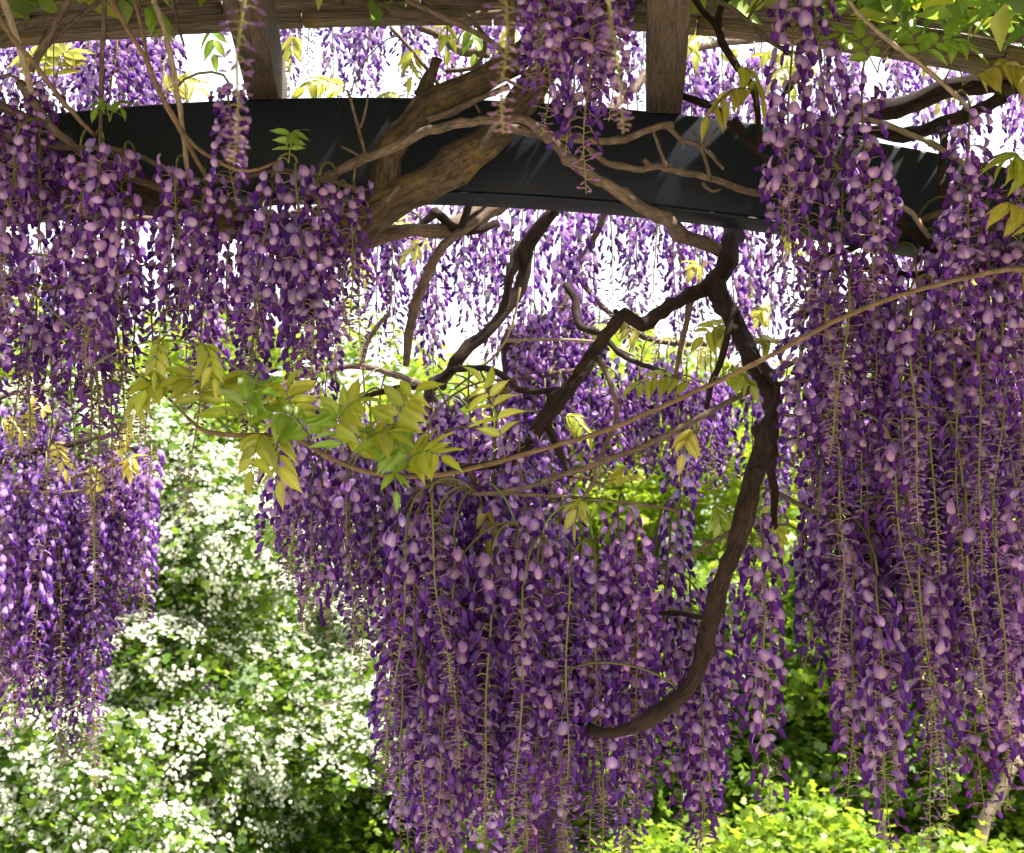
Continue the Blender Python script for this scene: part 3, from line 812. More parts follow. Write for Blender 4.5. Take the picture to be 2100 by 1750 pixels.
for tw in ([(-15, 10, 5, 1.7), (20, 75, 5, 1.72), (67, 127, 5, 1.74), (110, 185, 5, 1.78), (150, 233, 5, 1.82), (195, 280, 4, 1.88)],
           [(222, -10, 5, 1.72), (262, 60, 5, 1.74), (300, 120, 5, 1.76), (333, 200, 6, 1.8), (373, 267, 6, 1.84), (400, 320, 5, 1.87), (428, 370, 4, 1.9)],
           [(271, -10, 4, 1.74), (288, 50, 4, 1.76), (300, 105, 4, 1.78), (313, 167, 4, 1.79), (337, 208, 4, 1.8)],
           [(373, 267, 4, 1.84), (400, 300, 4, 1.83), (433, 323, 4, 1.82), (483, 349, 4, 1.82), (533, 347, 3.5, 1.83), (568, 331, 3, 1.85)],
           [(570, 330, 3, 1.85), (568, 370, 3, 1.87), (575, 410, 3, 1.9)]):
    A.branch(tw, 'runner_bark', name='runner')
for tw in ([(145, -10, 8, 1.9), (120, 35, 8, 1.92), (95, 85, 8, 1.93), (63, 145, 7, 1.95)], [(-15, 95, 9, 1.98), (30, 62, 9, 1.98), (67, 43, 8.5, 1.98), (133, 30, 7, 2.0)],
           [(205, 0, 5, 1.95), (150, 45, 5, 1.95), (90, 102, 4, 1.95)], [(40, 170, 9, 1.93), (75, 215, 9, 1.92), (107, 260, 9, 1.92), (140, 290, 8.5, 1.93), (172, 318, 8, 1.95)],
           [(-20, 205, 7, 1.93), (40, 235, 7, 1.93), (105, 262, 6.5, 1.925)], [(215, -10, 5, 1.85), (213, 80, 5, 1.86), (210, 160, 5, 1.88), (207, 240, 4, 1.92), (205, 330, 4, 1.95)],
           [(170, 316, 8, 1.95), (260, 360, 8, 1.96), (380, 405, 8, 1.98), (480, 430, 8, 2.0)],
           [(355, -10, 3, 2.0), (365, 50, 3, 2.0), (378, 95, 2.5, 2.0)]):
    A.branch(tw, 'twig_bark', name='twig')
# spur wood carrying the left hand racemes
for tw in ([(-60, 260, 6, 1.92), (100, 300, 6, 1.94), (250, 310, 5, 1.94), (420, 370, 5, 1.95), (600, 350, 4, 1.93), (740, 390, 5, 1.95)],
           [(-60, 430, 7, 2.2), (150, 445, 7, 2.25), (400, 455, 6, 2.3), (640, 470, 6, 2.3), (760, 480, 5, 2.3)],
           [(-80, 330, 7, 2.05), (-70, 430, 7, 2.2)], [(130, 20, 5, 2.3), (250, 40, 5, 2.32), (360, 70, 5, 2.3)], [(64, 140, 6, 1.95), (100, 60, 5, 2.15), (130, 20, 5, 2.3)],
           [(760, 480, 6, 2.3), (790, 455, 8, 2.05)], [(-60, 560, 5, 2.15), (100, 590, 5, 2.12), (260, 560, 4, 2.1)], [(-70, 420, 5, 2.15), (-60, 560, 5, 2.15)]):
    A.branch(tw, 'twig_bark', name='twig')
A.branch([(400, -260, 6, 1.0), (620, -230, 6, 1.0), (900, -240, 6, 1.0), (1150, -230, 6, 1.0), (1300, -200, 6, 1.02), (1330, -160, 7, 1.5), (1310, -60, 8, 1.75)], 'twig_bark', name='twig')
A.branch([(1000, -90, 7, 1.7), (1120, -70, 7, 1.7), (1250, -60, 7, 1.7), (1320, -60, 8, 1.75), (1300, -20, 9, 1.95)], 'twig_bark', name='twig')
A.branch([(860, 470, 6, 2.4), (890, 440, 10, 2.25), (915, 463, 10, 2.24), (942, 474, 11, 2.24), (985, 470, 9, 2.25), (1022, 456, 7, 2.26)], 'dark_bark')
A.branch([(640, 560, 9, 2.2), (700, 522, 12, 2.22), (783, 487, 14, 2.22), (850, 470, 14, 2.22), (905, 468, 16, 2.25), (1000, 430, 20, 2.3), (1080, 380, 18, 2.3)], 'twig_bark')
A.branch([(1035, 420, 9, 2.26), (1000, 434, 9, 2.25), (947, 472, 9, 2.23), (907, 500, 10, 2.24), (886, 535, 10, 2.24), (866, 583, 10, 2.25), (850, 635, 10, 2.26), (838, 700, 10, 2.28), (832, 750, 7, 2.3)], 'twig_bark')
A.branch([(962, 410, 8, 2.2), (955, 440, 8, 2.22), (946, 470, 8, 2.23)], 'dark_bark', name='twig')
A.branch([(1035, 420, 9, 2.26), (1080, 380, 10, 2.3), (1100, 260, 12, 2.25), (1110, 160, 14, 2.1)], 'twig_bark')

# ---- C: right hand wisteria with the dark hanging limb
C.branch([(2050, 205, 12, 2.12), (2100, 168, 18, 2.2), (2300, 150, 24, 2.25), (2550, 280, 28, 2.3), (2680, 700, 32, 2.35), (2720, 1500, 36, 2.35), (2760, 2700, 46, 2.35)], 'old_bark', name='trunk')
C.branch([(1670, 285, 12, 2.25), (1733, 243, 18, 2.25), (1833, 228, 22, 2.24), (1900, 202, 22, 2.22), (1967, 182, 22, 2.2), (2067, 178, 20, 2.2), (2110, 165, 18, 2.2)], 'dark_bark')
C.branch([(1640, 275, 11, 2.27), (1690, 262, 14, 2.23), (1783, 271, 15, 2.2), (1867, 277, 15, 2.18), (1933, 254, 14, 2.15), (1985, 235, 13, 2.13), (2060, 200, 11, 2.12)], 'dark_bark')
C.branch([(1640, 275, 11, 2.27), (1570, 330, 15, 2.33), (1525, 410, 18, 2.3), (1508, 457, 19, 2.24), (1502, 505, 18, 2.2), (1490, 540, 19, 2.19), (1463, 580, 20, 2.18)], 'dark_bark')
C.branch([(1475, 566, 17, 2.18), (1440, 592, 16, 2.17), (1380, 625, 14, 2.14), (1325, 661, 14, 2.12), (1288, 642, 14, 2.11), (1264, 667, 14, 2.1), (1220, 735, 14, 2.1), (1165, 805, 15, 2.09), (1120, 872, 16, 2.08), (1090, 915, 14, 2.08), (1050, 945, 11, 2.08), (1005, 952, 8, 2.1), (960, 957, 8, 2.12), (905, 965, 7, 2.15)], 'dark_bark')
C.branch([(1460, 575, 20, 2.18), (1490, 635, 20, 2.14), (1530, 722, 20, 2.09), (1565, 780, 19, 2.05), (1581, 840, 20, 2.01), (1571, 890, 22, 1.98), (1546, 960, 20, 1.96), (1530, 1040, 19, 1.95), (1510, 1110, 18, 1.95), (1480, 1190, 18, 1.95), (1455, 1270, 18, 1.96), (1440, 1330, 17, 1.97), (1410, 1400, 16, 1.96), (1360, 1455, 15, 1.95), (1290, 1495, 13, 1.94), (1240, 1500, 11, 1.95), (1190, 1485, 9, 2.05), (1140, 1465, 6, 2.2)], 'dark_bark')
for tw in ([(1508, 630, 7, 2.11), (1497, 667, 7, 2.1), (1480, 740, 7, 2.09), (1460, 785, 6, 2.08), (1448, 840, 5, 2.08)],
           [(1530, 705, 6, 2.08), (1545, 727, 7, 2.05), (1567, 757, 7, 2.03), (1590, 787, 7, 2.01), (1593, 824, 7, 1.99), (1580, 862, 6, 1.98)],
           [(1580, 880, 9, 1.98), (1585, 930, 9, 2.0), (1583, 967, 9, 2.07), (1592, 1017, 9, 2.08), (1588, 1085, 5, 2.1)],
           [(1535, 1052, 4, 1.96), (1512, 1078, 5, 2.03), (1493, 1095, 5, 2.02), (1460, 1113, 4, 2.02), (1400, 1147, 3, 2.02)], [(1458, 1114, 3, 2.02), (1440, 1105, 3, 2.02), (1462, 1140, 2.5, 2.02)],
           [(1585, 850, 4, 2.0), (1640, 853, 4, 1.98), (1680, 861, 3.5, 1.95)], [(1565, 915, 4, 1.98), (1615, 948, 4, 2.07), (1635, 960, 3, 2.08)],
           [(1415, 622, 6, 2.15), (1408, 660, 6, 2.15), (1395, 710, 5, 2.14), (1385, 775, 5, 2.13)],
           [(1228, 735, 6, 2.1), (1253, 784, 6, 2.09), (1263, 824, 5, 2.08), (1263, 867, 5, 2.07), (1247, 904, 5, 2.06), (1227, 950, 5, 2.05), (1220, 984, 4, 2.04), (1193, 1027, 4, 2.03)],
           [(1118, 868, 9, 2.08), (1140, 912, 8, 2.06), (1158, 950, 7, 2.05), (1171, 980, 7, 2.05)], [(1171, 978, 4, 2.05), (1205, 982, 4, 2.05), (1237, 995, 3.5, 2.05)],
           [(1170, 800, 8, 2.09), (1117, 800, 7, 2.12), (1063, 797, 7, 2.15), (1033, 770, 7, 2.18), (993, 757, 7, 2.22), (933, 757, 7, 2.28)],
           [(1110, 990, 6, 2.02), (1200, 960, 6, 2.02), (1290, 930, 6, 2.02), (1350, 905, 6, 2.02), (1450, 850, 6, 2.04), (1550, 795, 6, 2.05), (1600, 760, 5, 2.02), (1700, 715, 5, 2.03), (1830, 650, 5, 2.0)],
           [(1112, 990, 5, 2.02), (1060, 1003, 4.5, 2.03), (985, 1013, 4.5, 2.04), (930, 995, 4, 2.08), (880, 985, 4, 2.1)],
           [(985, 1013, 4, 2.04), (1167, 1020, 3.5, 2.04), (1333, 1037, 3.5, 2.05), (1390, 1048, 3, 2.05)],
           [(1160, 584, 8, 2.5), (1180, 617, 9, 2.48), (1187, 667, 8, 2.45), (1233, 680, 6, 2.4), (1275, 725, 6, 2.35), (1335, 752, 5, 2.3), (1390, 775, 5, 2.2)],
           [(1460, 217, 8, 2.05), (1500, 257, 7, 2.0), (1530, 290, 7, 1.98), (1562, 320, 7, 1.97), (1600, 350, 6, 1.97)], [(1395, 197, 8, 2.1), (1460, 217, 8, 2.05)], [(1508, 245, 7, 1.99), (1543, 293, 7, 1.97), (1560, 312, 6, 1.96)],
           [(1420, -10, 6, 1.95), (1440, 22, 6.5, 1.95), (1467, 50, 7, 1.95), (1480, 85, 9, 1.95), (1500, 115, 8.5, 1.95), (1517, 142, 8, 1.95), (1545, 185, 7, 1.97), (1560, 310, 6, 1.96)],
           [(1497, -10, 8, 1.94), (1474, 33, 8, 1.95), (1478, 80, 8, 1.95)], [(1450, -10, 5, 1.9), (1517, 30, 5, 1.92), (1572, 80, 5, 1.92), (1620, 110, 5, 1.9)],
           [(1937, 290, 8, 2.06), (1930, 350, 9, 2.04), (1936, 400, 9, 2.02), (1942, 432, 9, 2.0)], [(1942, 432, 6, 2.0), (1905, 445, 6, 2.0), (1877, 455, 5, 2.0)], [(1937, 292, 8, 2.06), (1930, 265, 9, 2.12)],
           [(1833, 448, 11, 2.0), (1870, 478, 11, 2.0), (1917, 512, 11, 2.02), (1990, 560, 10, 2.03)], [(1850, 460, 5, 2.0), (1835, 500, 5, 2.0), (1800, 560, 5, 2.0), (1760, 600, 5, 2.02)],
           [(1700, 530, 7, 2.15), (1690, 590, 7, 2.12), (1712, 640, 6, 2.1)], [(1660, 540, 6, 2.15), (1700, 525, 7, 2.15), (1760, 505, 7, 2.15), (1835, 450, 10, 2.02)],
           # spurs that carry the masses of racemes
           [(1600, 350, 6, 1.97), (1690, 400, 6, 1.95), (1760, 420, 6, 1.96), (1835, 448, 8, 2.0)], [(1990, 560, 8, 2.03), (2080, 540, 8, 2.0), (2180, 560, 8, 2.0)],
           [(1700, 540, 6, 2.1), (1800, 560, 6, 2.06), (1900, 560, 7, 2.04), (1990, 560, 8, 2.03)],
           [(1590, 790, 6, 2.08), (1680, 770, 6, 2.12), (1800, 750, 6, 2.18), (1950, 760, 6, 2.2), (2150, 740, 6, 2.2)], [(2150, 740, 6, 2.2), (2190, 560, 8, 2.0)],
           [(1588, 900, 6, 2.08), (1700, 905, 6, 2.16), (1850, 900, 6, 2.2), (2000, 930, 6, 2.2), (2150, 900, 6, 2.2)], [(2150, 900, 6, 2.2), (2150, 740, 6, 2.2)],
           [(1592, 1010, 5, 2.08), (1700, 1060, 5, 2.1), (1860, 1090, 5, 2.15), (2030, 1080, 5, 2.15), (2150, 1060, 5, 2.15)],
           [(930, 960, 6, 2.15), (850, 950, 6, 2.2), (760, 940, 5, 2.25), (660, 930, 5, 2.3), (580, 950, 4, 2.3)], [(905, 965, 6, 2.15), (880, 1000, 6, 2.2), (830, 1080, 5, 2.3), (800, 1150, 5, 2.35)],
           [(960, 957, 6, 2.12), (1000, 1050, 6, 2.2), (1020, 1130, 6, 2.25), (1100, 1180, 5, 2.25), (1220, 1200, 5, 2.25), (1340, 1180, 4, 2.2)], [(1140, 1465, 6, 2.2), (1080, 1380, 6, 2.25), (1050, 1260, 6, 2.25), (1020, 1130, 6, 2.25)],
           [(830, 1080, 5, 2.3), (900, 1160, 5, 2.3), (960, 1150, 5, 2.28), (1020, 1130, 6, 2.25)], [(933, 757, 7, 2.28), (880, 790, 7, 2.3), (800, 800, 6, 2.35), (700, 830, 5, 2.4), (600, 860, 5, 2.4)],
           [(1455, 1270, 7, 1.97), (1400, 1260, 5, 2.1), (1300, 1250, 5, 2.15), (1220, 1200, 5, 2.25)]):
    C.branch(tw, 'twig_bark' if max(t[2] for t in tw) < 6.2 else 'dark_bark', name='twig')
C.branch([(1733, -5, 4, 1.8), (1765, 35, 4.5, 1.82), (1800, 67, 5, 1.83), (1850, 105, 5, 1.85), (1900, 143, 5, 1.87), (1967, 203, 5, 1.9), (1985, 225, 5, 2.1)], 'pale_bark', name='runner')
C.branch([(1685, 242, 5, 2.1), (1740, 246, 6, 2.08), (1800, 253, 6, 2.06), (1883, 283, 6, 2.03), (1930, 308, 6, 2.0), (1967, 330, 6, 1.98), (2000, 360, 5, 1.98)], 'pale_bark', name='runner')
C.branch([(1687, 317, 5, 2.0), (1733, 358, 5, 1.99), (1780, 390, 6, 1.98), (1825, 412, 7, 1.98), (1872, 440, 6.5, 1.98), (1888, 465, 5.5, 1.98), (1905, 487, 5, 2.0)], 'pale_bark', name='runner')
C.branch([(1640, 275, 5, 2.27), (1660, 295, 5, 2.1), (1687, 317, 5, 2.0)], 'pale_bark', name='runner')
C.branch([(1035, 700, 3, 2.4), (1130, 697, 3, 2.4), (1233, 704, 3, 2.4), (1300, 730, 3, 2.35)], 'pale_bark', name='runner')
for a_, b_ in (((1540, 975, 9, 1.955), (1556, 962, 5, 1.93)), ((1522, 1075, 8, 1.95), (1508, 1066, 4, 1.92)), ((1475, 1205, 9, 1.95), (1490, 1198, 6, 1.93)), ((1448, 1300, 8, 1.96), (1434, 1290, 5, 1.94)), ((1270, 655, 8, 2.1), (1262, 638, 5, 2.08)), ((1180, 785, 8, 2.09), (1192, 776, 5, 2.07)), ((1135, 850, 9, 2.08), (1120, 838, 5, 2.06)), ((1535, 735, 9, 2.07), (1552, 722, 6, 2.05)), ((1500, 650, 9, 2.13), (1515, 640, 6, 2.11))):
    C.branch([a_, b_], 'dark_bark', name='pruned_stub', attach=False)
# the long whip with its tuft of young leaves
C.branch([(385, 858, 4, 1.87), (420, 884, 4.5, 1.86), (480, 893, 5, 1.85), (560, 893, 5, 1.85), (610, 901, 5, 1.85), (650, 925, 5, 1.85), (700, 951, 5, 1.85), (760, 970, 5, 1.85), (830, 978, 5, 1.85), (900, 975, 5, 1.85), (1000, 953, 5, 1.86), (1100, 925, 5, 1.87), (1250, 880, 5, 1.88), (1400, 815, 5, 1.86), (1560, 740, 5, 1.82), (1700, 665, 5, 1.78), (1800, 622, 5, 1.75), (1900, 590, 5, 1.75), (2000, 566, 5, 1.76), (2080, 552, 5.5, 1.8), (2180, 560, 6, 2.0)], 'runner_bark', name='runner', knots=False)
C.branch([(1900, 800, 4, 1.95), (1960, 765, 4, 1.93), (2030, 735, 4, 1.92), (2110, 690, 4, 1.92), (2180, 600, 5, 1.98)], 'runner_bark', name='runner')
def green(v, pts):
    W = [P(p[0], p[1], p[3]) for p in pts]; R = [M(p[2], p[3]) for p in pts]
    pp, rr = catmull(W, R, .02)
    a, b, c, tc = tube(pp, rr, 6)
    add('shoot', mesh_of('shoot', a - np.array(v.o), [b, c], MAT['stalk'], np.broadcast_to(np.array((.12, .15, .03)), a.shape)), v.root)
    v.pts.append(np.concatenate([pp, rr[:, None]], 1))
green(C, [(50, 585, 2, 1.9), (143, 670, 2.3, 1.89), (233, 740, 2.6, 1.88), (310, 785, 3, 1.87), (388, 860, 3.5, 1.87)])
green(C, [(233, 738, 2, 1.88), (333, 797, 2.3, 1.87), (417, 835, 2.6, 1.86), (480, 893, 3, 1.85)])
green(C, [(167, 763, 1.6, 1.84), (250, 717, 1.8, 1.83), (333, 698, 2, 1.83), (400, 708, 2.2, 1.83), (467, 743, 2.4, 1.83), (567, 817, 2.6, 1.84), (617, 870, 2.8, 1.85), (650, 923, 3, 1.85)])
for g_ in ([(1195, 1025, 3, 2.03), (1150, 1040, 2.6, 2.02), (1118, 1075, 2.4, 2.02), (1114, 1105, 2.2, 2.02)], [(1195, 1027, 3, 2.03), (1210, 1070, 2.6, 2.02), (1216, 1110, 2.4, 2.02)], [(1195, 1025, 3, 2.03), (1250, 1028, 2.6, 2.02), (1292, 1048, 2.4, 2.01), (1308, 1080, 2.2, 2.01)], [(1000, 985, 3, 2.03), (1035, 1020, 2.5, 2.02), (1060, 1080, 2.3, 2.02)]):
    green(C, g_)

# ---- B: wisteria behind the beam, on its own trunk
o = (.1, 3.25)
B.branch([(.1, 3.25, -.06, .06), (.12, 3.26, .6, .05), (.06, 3.22, 1.2, .045), (.0, 3.15, 1.75, .04), (.02, 3.0, 2.15, .034)], 'dark_bark', name='trunk', world=True)
B.branch([(1143, 424, 13, 2.45), (1105, 465, 14, 2.47), (1086, 500, 15, 2.48), (1083, 550, 14, 2.5), (1078, 583, 13, 2.5), (1066, 606, 12, 2.5), (1017, 667, 12, 2.5), (973, 702, 12, 2.5), (943, 737, 12, 2.5), (917, 770, 12, 2.55), (887, 800, 10, 2.7), (900, 860, 14, 3.0), (960, 920, 18, 3.15), (1000, 1000, 20, 3.18)], 'dark_bark')
B.branch([(1143, 424, 13, 2.45), (1170, 360, 13, 2.5), (1180, 280, 12, 2.7), (1150, 120, 12, 3.0), (1100, 20, 10, 3.1), (1000, -40, 8, 3.1), (700, -30, 7, 3.1), (520, 0, 6, 3.1)], 'dark_bark')
B.branch([(1067, 500, 10, 2.5), (1050, 550, 10, 2.48), (1040, 600, 9, 2.48), (1025, 650, 7, 2.5)], 'dark_bark', name='twig')
B.branch([(1067, 590, 2.5, 2.44), (1050, 667, 2.5, 2.44), (1017, 727, 2.5, 2.44), (933, 797, 2.5, 2.46)], 'runner_bark', name='runner')
for tw in ([(1180, 280, 9, 2.7), (1280, 200, 9, 2.9), (1380, 110, 8, 3.0), (1560, 80, 7, 3.0), (1800, 60, 6, 3.0), (2150, 90, 6, 3.0)],
           [(1170, 360, 9, 2.5), (1040, 380, 9, 2.7), (900, 400, 8, 2.9), (760, 420, 7, 3.0), (640, 430, 6, 3.0), (520, 450, 6, 3.0)],
           [(1170, 360, 9, 2.5), (1250, 400, 9, 2.7), (1350, 410, 8, 2.9), (1500, 420, 7, 3.0), (1640, 440, 6, 3.0), (1850, 500, 6, 3.0), (2100, 520, 6, 3.0)],
           [(1250, 400, 7, 2.7), (1230, 470, 7, 2.9), (1180, 560, 7, 3.0), (1150, 640, 6, 3.0), (1100, 650, 5, 3.0)],
           [(1180, 560, 6, 3.0), (1240, 640, 6, 3.0), (1330, 700, 6, 2.95), (1450, 710, 5, 2.9), (1560, 700, 5, 2.9), (1750, 700, 5, 2.9), (2000, 700, 5, 2.9)],
           [(887, 800, 8, 2.7), (820, 770, 7, 2.75), (740, 750, 6, 2.8), (640, 760, 6, 2.8), (560, 800, 5, 2.8)], [(900, 860, 8, 3.0), (1000, 800, 7, 2.9), (1100, 770, 6, 2.85), (1200, 760, 5, 2.85)],
           [(700, -30, 6, 3.1), (600, 20, 6, 3.1), (480, 60, 5, 3.0), (300, 40, 5, 3.0), (100, 60, 5, 3.0), (-40, 80, 5, 3.0)],
           [(740, 750, 5, 2.8), (760, 690, 5, 2.8), (800, 640, 4, 2.8)]):
    B.branch(tw, 'twig_bark', name='twig')

# ---- D: wisteria in the lower left
D.branch([(-1.75, 3.2, -.06, .06), (-1.77, 3.2, .7, .05), (-1.7, 3.15, 1.3, .045), (-1.5, 3.05, 1.75, .04), (-1.38, 3.0, 1.85, .033)], 'tree_bark', name='trunk', world=True)
D.branch([(-115, 925, 22, 3.0), (-40, 945, 16, 3.0), (10, 942, 12, 3.0), (60, 932, 9, 3.0), (110, 925, 7, 3.0), (160, 908, 5, 3.0), (240, 890, 4, 3.05)], 'dark_bark')
for tw in ([(95, 930, 5, 3.0), (108, 900, 5, 2.98), (122, 868, 5, 2.97), (130, 850, 4, 2.97)], [(-60, 1000, 8, 2.95), (20, 1000, 6, 2.95), (80, 990, 5, 2.95), (130, 985, 4, 2.95), (220, 960, 4, 2.95), (300, 940, 4, 3.0)],
           [(-60, 1000, 8, 2.95), (-40, 950, 10, 3.0)], [(0, 1000, 4, 2.95), (60, 1010, 4, 2.93), (140, 1010, 3.5, 2.93), (200, 1000, 3, 2.95)], [(60, 932, 5, 3.0), (90, 1050, 5, 3.1), (200, 1080, 4, 3.1), (280, 1060, 4, 3.1)],
           [(-115, 925, 10, 3.0), (-60, 860, 7, 3.0), (0, 810, 6, 3.0), (100, 800, 5, 3.0)], [(-60, 1000, 5, 2.95), (-20, 1080, 5, 3.05), (90, 1100, 5, 3.1)]):
    D.branch(tw, 'twig_bark', name='twig')
for v_ in (A, B, C, D): v_.freeze()

# ---------------- racemes
def strat(n, a, b):
    w = (b - a) / n
    xs = [a + w * (i + rnd.random()) for i in range(n)]; rnd.shuffle(xs); return xs
def fill(vine, n, xr, top, length, depth, kinds, botmax=None):
    for x in strat(n, *xr):
        y0 = rnd.uniform(*top) if not callable(top) else top(x)
        d_ = rnd.uniform(*depth)
        ln = rnd.uniform(*length)
        if botmax is not None:
            lim = botmax(x) + rnd.uniform(-50, 15)
            if y0 + ln > lim: ln = lim - y0
            if ln < 150: y0 = lim - rnd.uniform(170, 260); ln = lim - y0
        vine.raceme(x, y0, y0 + ln, d_, rnd.choice(kinds))
def prof(pts):
    X = [p[0] for p in pts]; Y = [p[1] for p in pts]
    return lambda x: float(np.interp(x, X, Y))

# nearest ones, flowers told apart one by one
for x, y0, y1, d_, k in ((1215, -60, 408, 1.72, 'mid'), (1130, -40, 300, 1.7, 'mid'), (470, 172, 420, 1.84, 'full'), (1262, -50, 270, 1.74, 'full'), (1175, -45, 330, 1.76, 'full')):
    A.raceme(x, y0, y1, d_, k, hero=True)
A.raceme(1100, -60, 200, 1.78, 'full'); A.raceme(1240, -60, 180, 1.78, 'full')
for x, y0, y1, d_, k in ((1768, 150, 650, 1.86, 'full'), (1628, -30, 560, 1.82, 'full'), (1990, 222, 690, 1.86, 'full')):
    C.raceme(x, y0, y1, d_, k, hero=True)
for x, y0, y1, d_, k in ((1672, -20, 380, 1.85, 'full'), (1648, 190, 640, 1.87, 'mid'), (1600, 330, 640, 1.9, 'mid'), (1735, 300, 700, 1.9, 'mid'), (1800, 360, 800, 1.92, 'full'), (1950, 420, 860, 1.9, 'full'), (2030, 380, 850, 1.93, 'full'), (2095, 330, 800, 1.92, 'mid'), (1880, 520, 900, 1.93, 'mid')):
    C.raceme(x, y0, y1, d_, k, hero=True)
# soft, very near tips at the top
A.raceme(508, -170, 112, 1.02, 'bud'); A.raceme(1040, -190, 92, 1.05, 'bud'); A.raceme(1246, -200, 72, 1.05, 'bud')
# left masses
for x, y0, y1, d_, k in ((30, 290, 640, 1.86, 'full'), (80, 320, 600, 1.9, 'full'), (-10, 300, 700, 1.9, 'mid'), (5, 360, 700, 1.94, 'full'), (165, 300, 720, 1.86, 'full'), (212, 285, 800, 1.87, 'full'), (255, 305, 660, 1.9, 'full'), (190, 340, 760, 1.93, 'full'), (140, 430, 650, 1.97, 'mid'),
                         (362, 335, 690, 1.87, 'full'), (420, 372, 640, 1.88, 'full'), (470, 410, 720, 1.9, 'full'), (390, 420, 780, 1.93, 'mid'), (345, 450, 720, 1.97, 'mid'),
                         (558, 365, 700, 1.88, 'full'), (610, 335, 740, 1.86, 'full'), (655, 360, 790, 1.87, 'full'), (690, 420, 680, 1.9, 'mid'), (585, 430, 760, 1.93, 'full'), (640, 450, 830, 1.95, 'mid'), (725, 372, 600, 1.88, 'young'), (535, 450, 780, 1.95, 'mid')):
    A.raceme(x, y0, y1, d_, k, hero=True)
fill(A, 18, (-40, 750), (420, 540), (260, 400), (2.2, 2.5), ['full', 'mid', 'mid', 'young'])
fill(A, 12, (-30, 330), (540, 640), (260, 420), (2.05, 2.2), ['mid', 'young', 'young', 'bud'])
for x, y0, y1, d_, k in ((198, 640, 1120, 2.02, 'young'), (182, 720, 1240, 2.06, 'bud'), (150, 650, 1000, 2.05, 'young'), (228, 600, 1060, 2.08, 'bud'), (420, 620, 1060, 2.1, 'bud'), (520, 620, 1010, 2.1, 'young'), (60, 640, 900, 2.1, 'young')):
    A.raceme(x, y0, y1, d_, k)
fill(A, 6, (165, 335), (25, 70), (170, 240), (2.28, 2.38), ['full', 'full', 'mid'])
fill(A, 5, (-20, 110), (170, 250), (180, 260), (1.92, 2.0), ['full', 'mid'])
# right masses
rb = prof([(1540, 1500), (1562, 1650), (1600, 1400), (1680, 1380), (1720, 1500), (1750, 1700), (1800, 1800), (1870, 1770), (1930, 1600), (1985, 1730), (2040, 1580), (2090, 1690), (2150, 1690)])
fill(C, 20, (1630, 2140), (480, 660), (400, 560), (1.9, 2.15), ['full', 'full', 'mid'], rb)
fill(C, 24, (1655, 2140), (700, 930), (420, 620), (2.0, 2.3), ['full', 'full', 'full', 'mid', 'young'], rb)
fill(C, 24, (1650, 2140), (950, 1150), (400, 620), (1.95, 2.3), ['full', 'full', 'full', 'mid', 'young'], rb)
for x, y0, y1, d_, k in ((1562, 1090, 1660, 1.98, 'full'), (1540, 1030, 1480, 2.05, 'full'), (1800, 1180, 1750, 1.93, 'full'), (1905, 1170, 1740, 1.95, 'mid'), (1985, 1180, 1690, 2.0, 'full'), (1750, 1150, 1640, 2.0, 'full'), (2085, 1150, 1650, 2.0, 'full')):
    C.raceme(x, y0, y1, d_, k)
for x, y0, y1, d_, k in ((1745, 560, 960, 1.86, 'bud'), (1690, 480, 860, 1.88, 'young'), (1862, 620, 1080, 1.87, 'young'), (1905, 700, 1180, 1.9, 'bud'), (1955, 720, 1240, 1.9, 'young'), (2005, 690, 1180, 1.88, 'bud'), (2060, 600, 1100, 1.9, 'young'), (2090, 760, 1330, 1.9, 'bud'), (1825, 900, 1330, 1.9, 'young'), (1725, 950, 1400, 1.92, 'bud'), (1975, 1000, 1500, 1.9, 'young'), (1880, 1080, 1560, 1.9, 'bud'), (2040, 1050, 1500, 1.93, 'bud')):
    C.raceme(x, y0, y1, d_, k)
for x, y0, y1, d_, k in ((840, 1050, 1560, 2.0, 'young'), (880, 1010, 1420, 1.98, 'bud'), (930, 1100, 1560, 2.0, 'young'), (1010, 1130, 1650, 1.98, 'young'), (1075, 1200, 1740, 1.97, 'young'), (1165, 1180, 1660, 1.98, 'bud'), (820, 1300, 1700, 2.05, 'bud'), (860, 1350, 1760, 2.05, 'bud'), (710, 960, 1330, 2.05, 'young'), (640, 980, 1300, 2.1, 'young'), (1150, 1400, 1850, 2.0, 'young')):
    C.raceme(x, y0, y1, d_, k)
# centre masses
cb = prof([(560, 1150), (600, 1200), (640, 1310), (720, 1340), (755, 1380), (790, 1600), (820, 1720), (850, 1830), (900, 1890), (1100, 1910), (1280, 1860), (1320, 1700), (1345, 1540), (1380, 1700), (1400, 1830), (1490, 1830), (1515, 1660)])
fill(C, 17, (575, 790), (840, 990), (230, 420), (2.1, 2.45), ['full', 'full', 'mid', 'young'], cb)
fill(C, 20, (770, 1090), (840, 1040), (350, 520), (2.05, 2.4), ['full', 'full', 'full', 'mid'], cb)
fill(C, 14, (780, 1100), (1050, 1220), (380, 560), (2.0, 2.4), ['full', 'full', 'full', 'mid', 'young'], cb)
fill(C, 20, (800, 1310), (1250, 1420), (400, 560), (2.05, 2.4), ['full', 'full', 'mid', 'young'], cb)
fill(C, 14, (1090, 1330), (1020, 1280), (380, 540), (2.0, 2.3), ['full', 'full', 'mid'], cb)
fill(C, 6, (1340, 1490), (1120, 1300), (330, 480), (2.12, 2.35), ['full', 'full', 'mid'], cb)
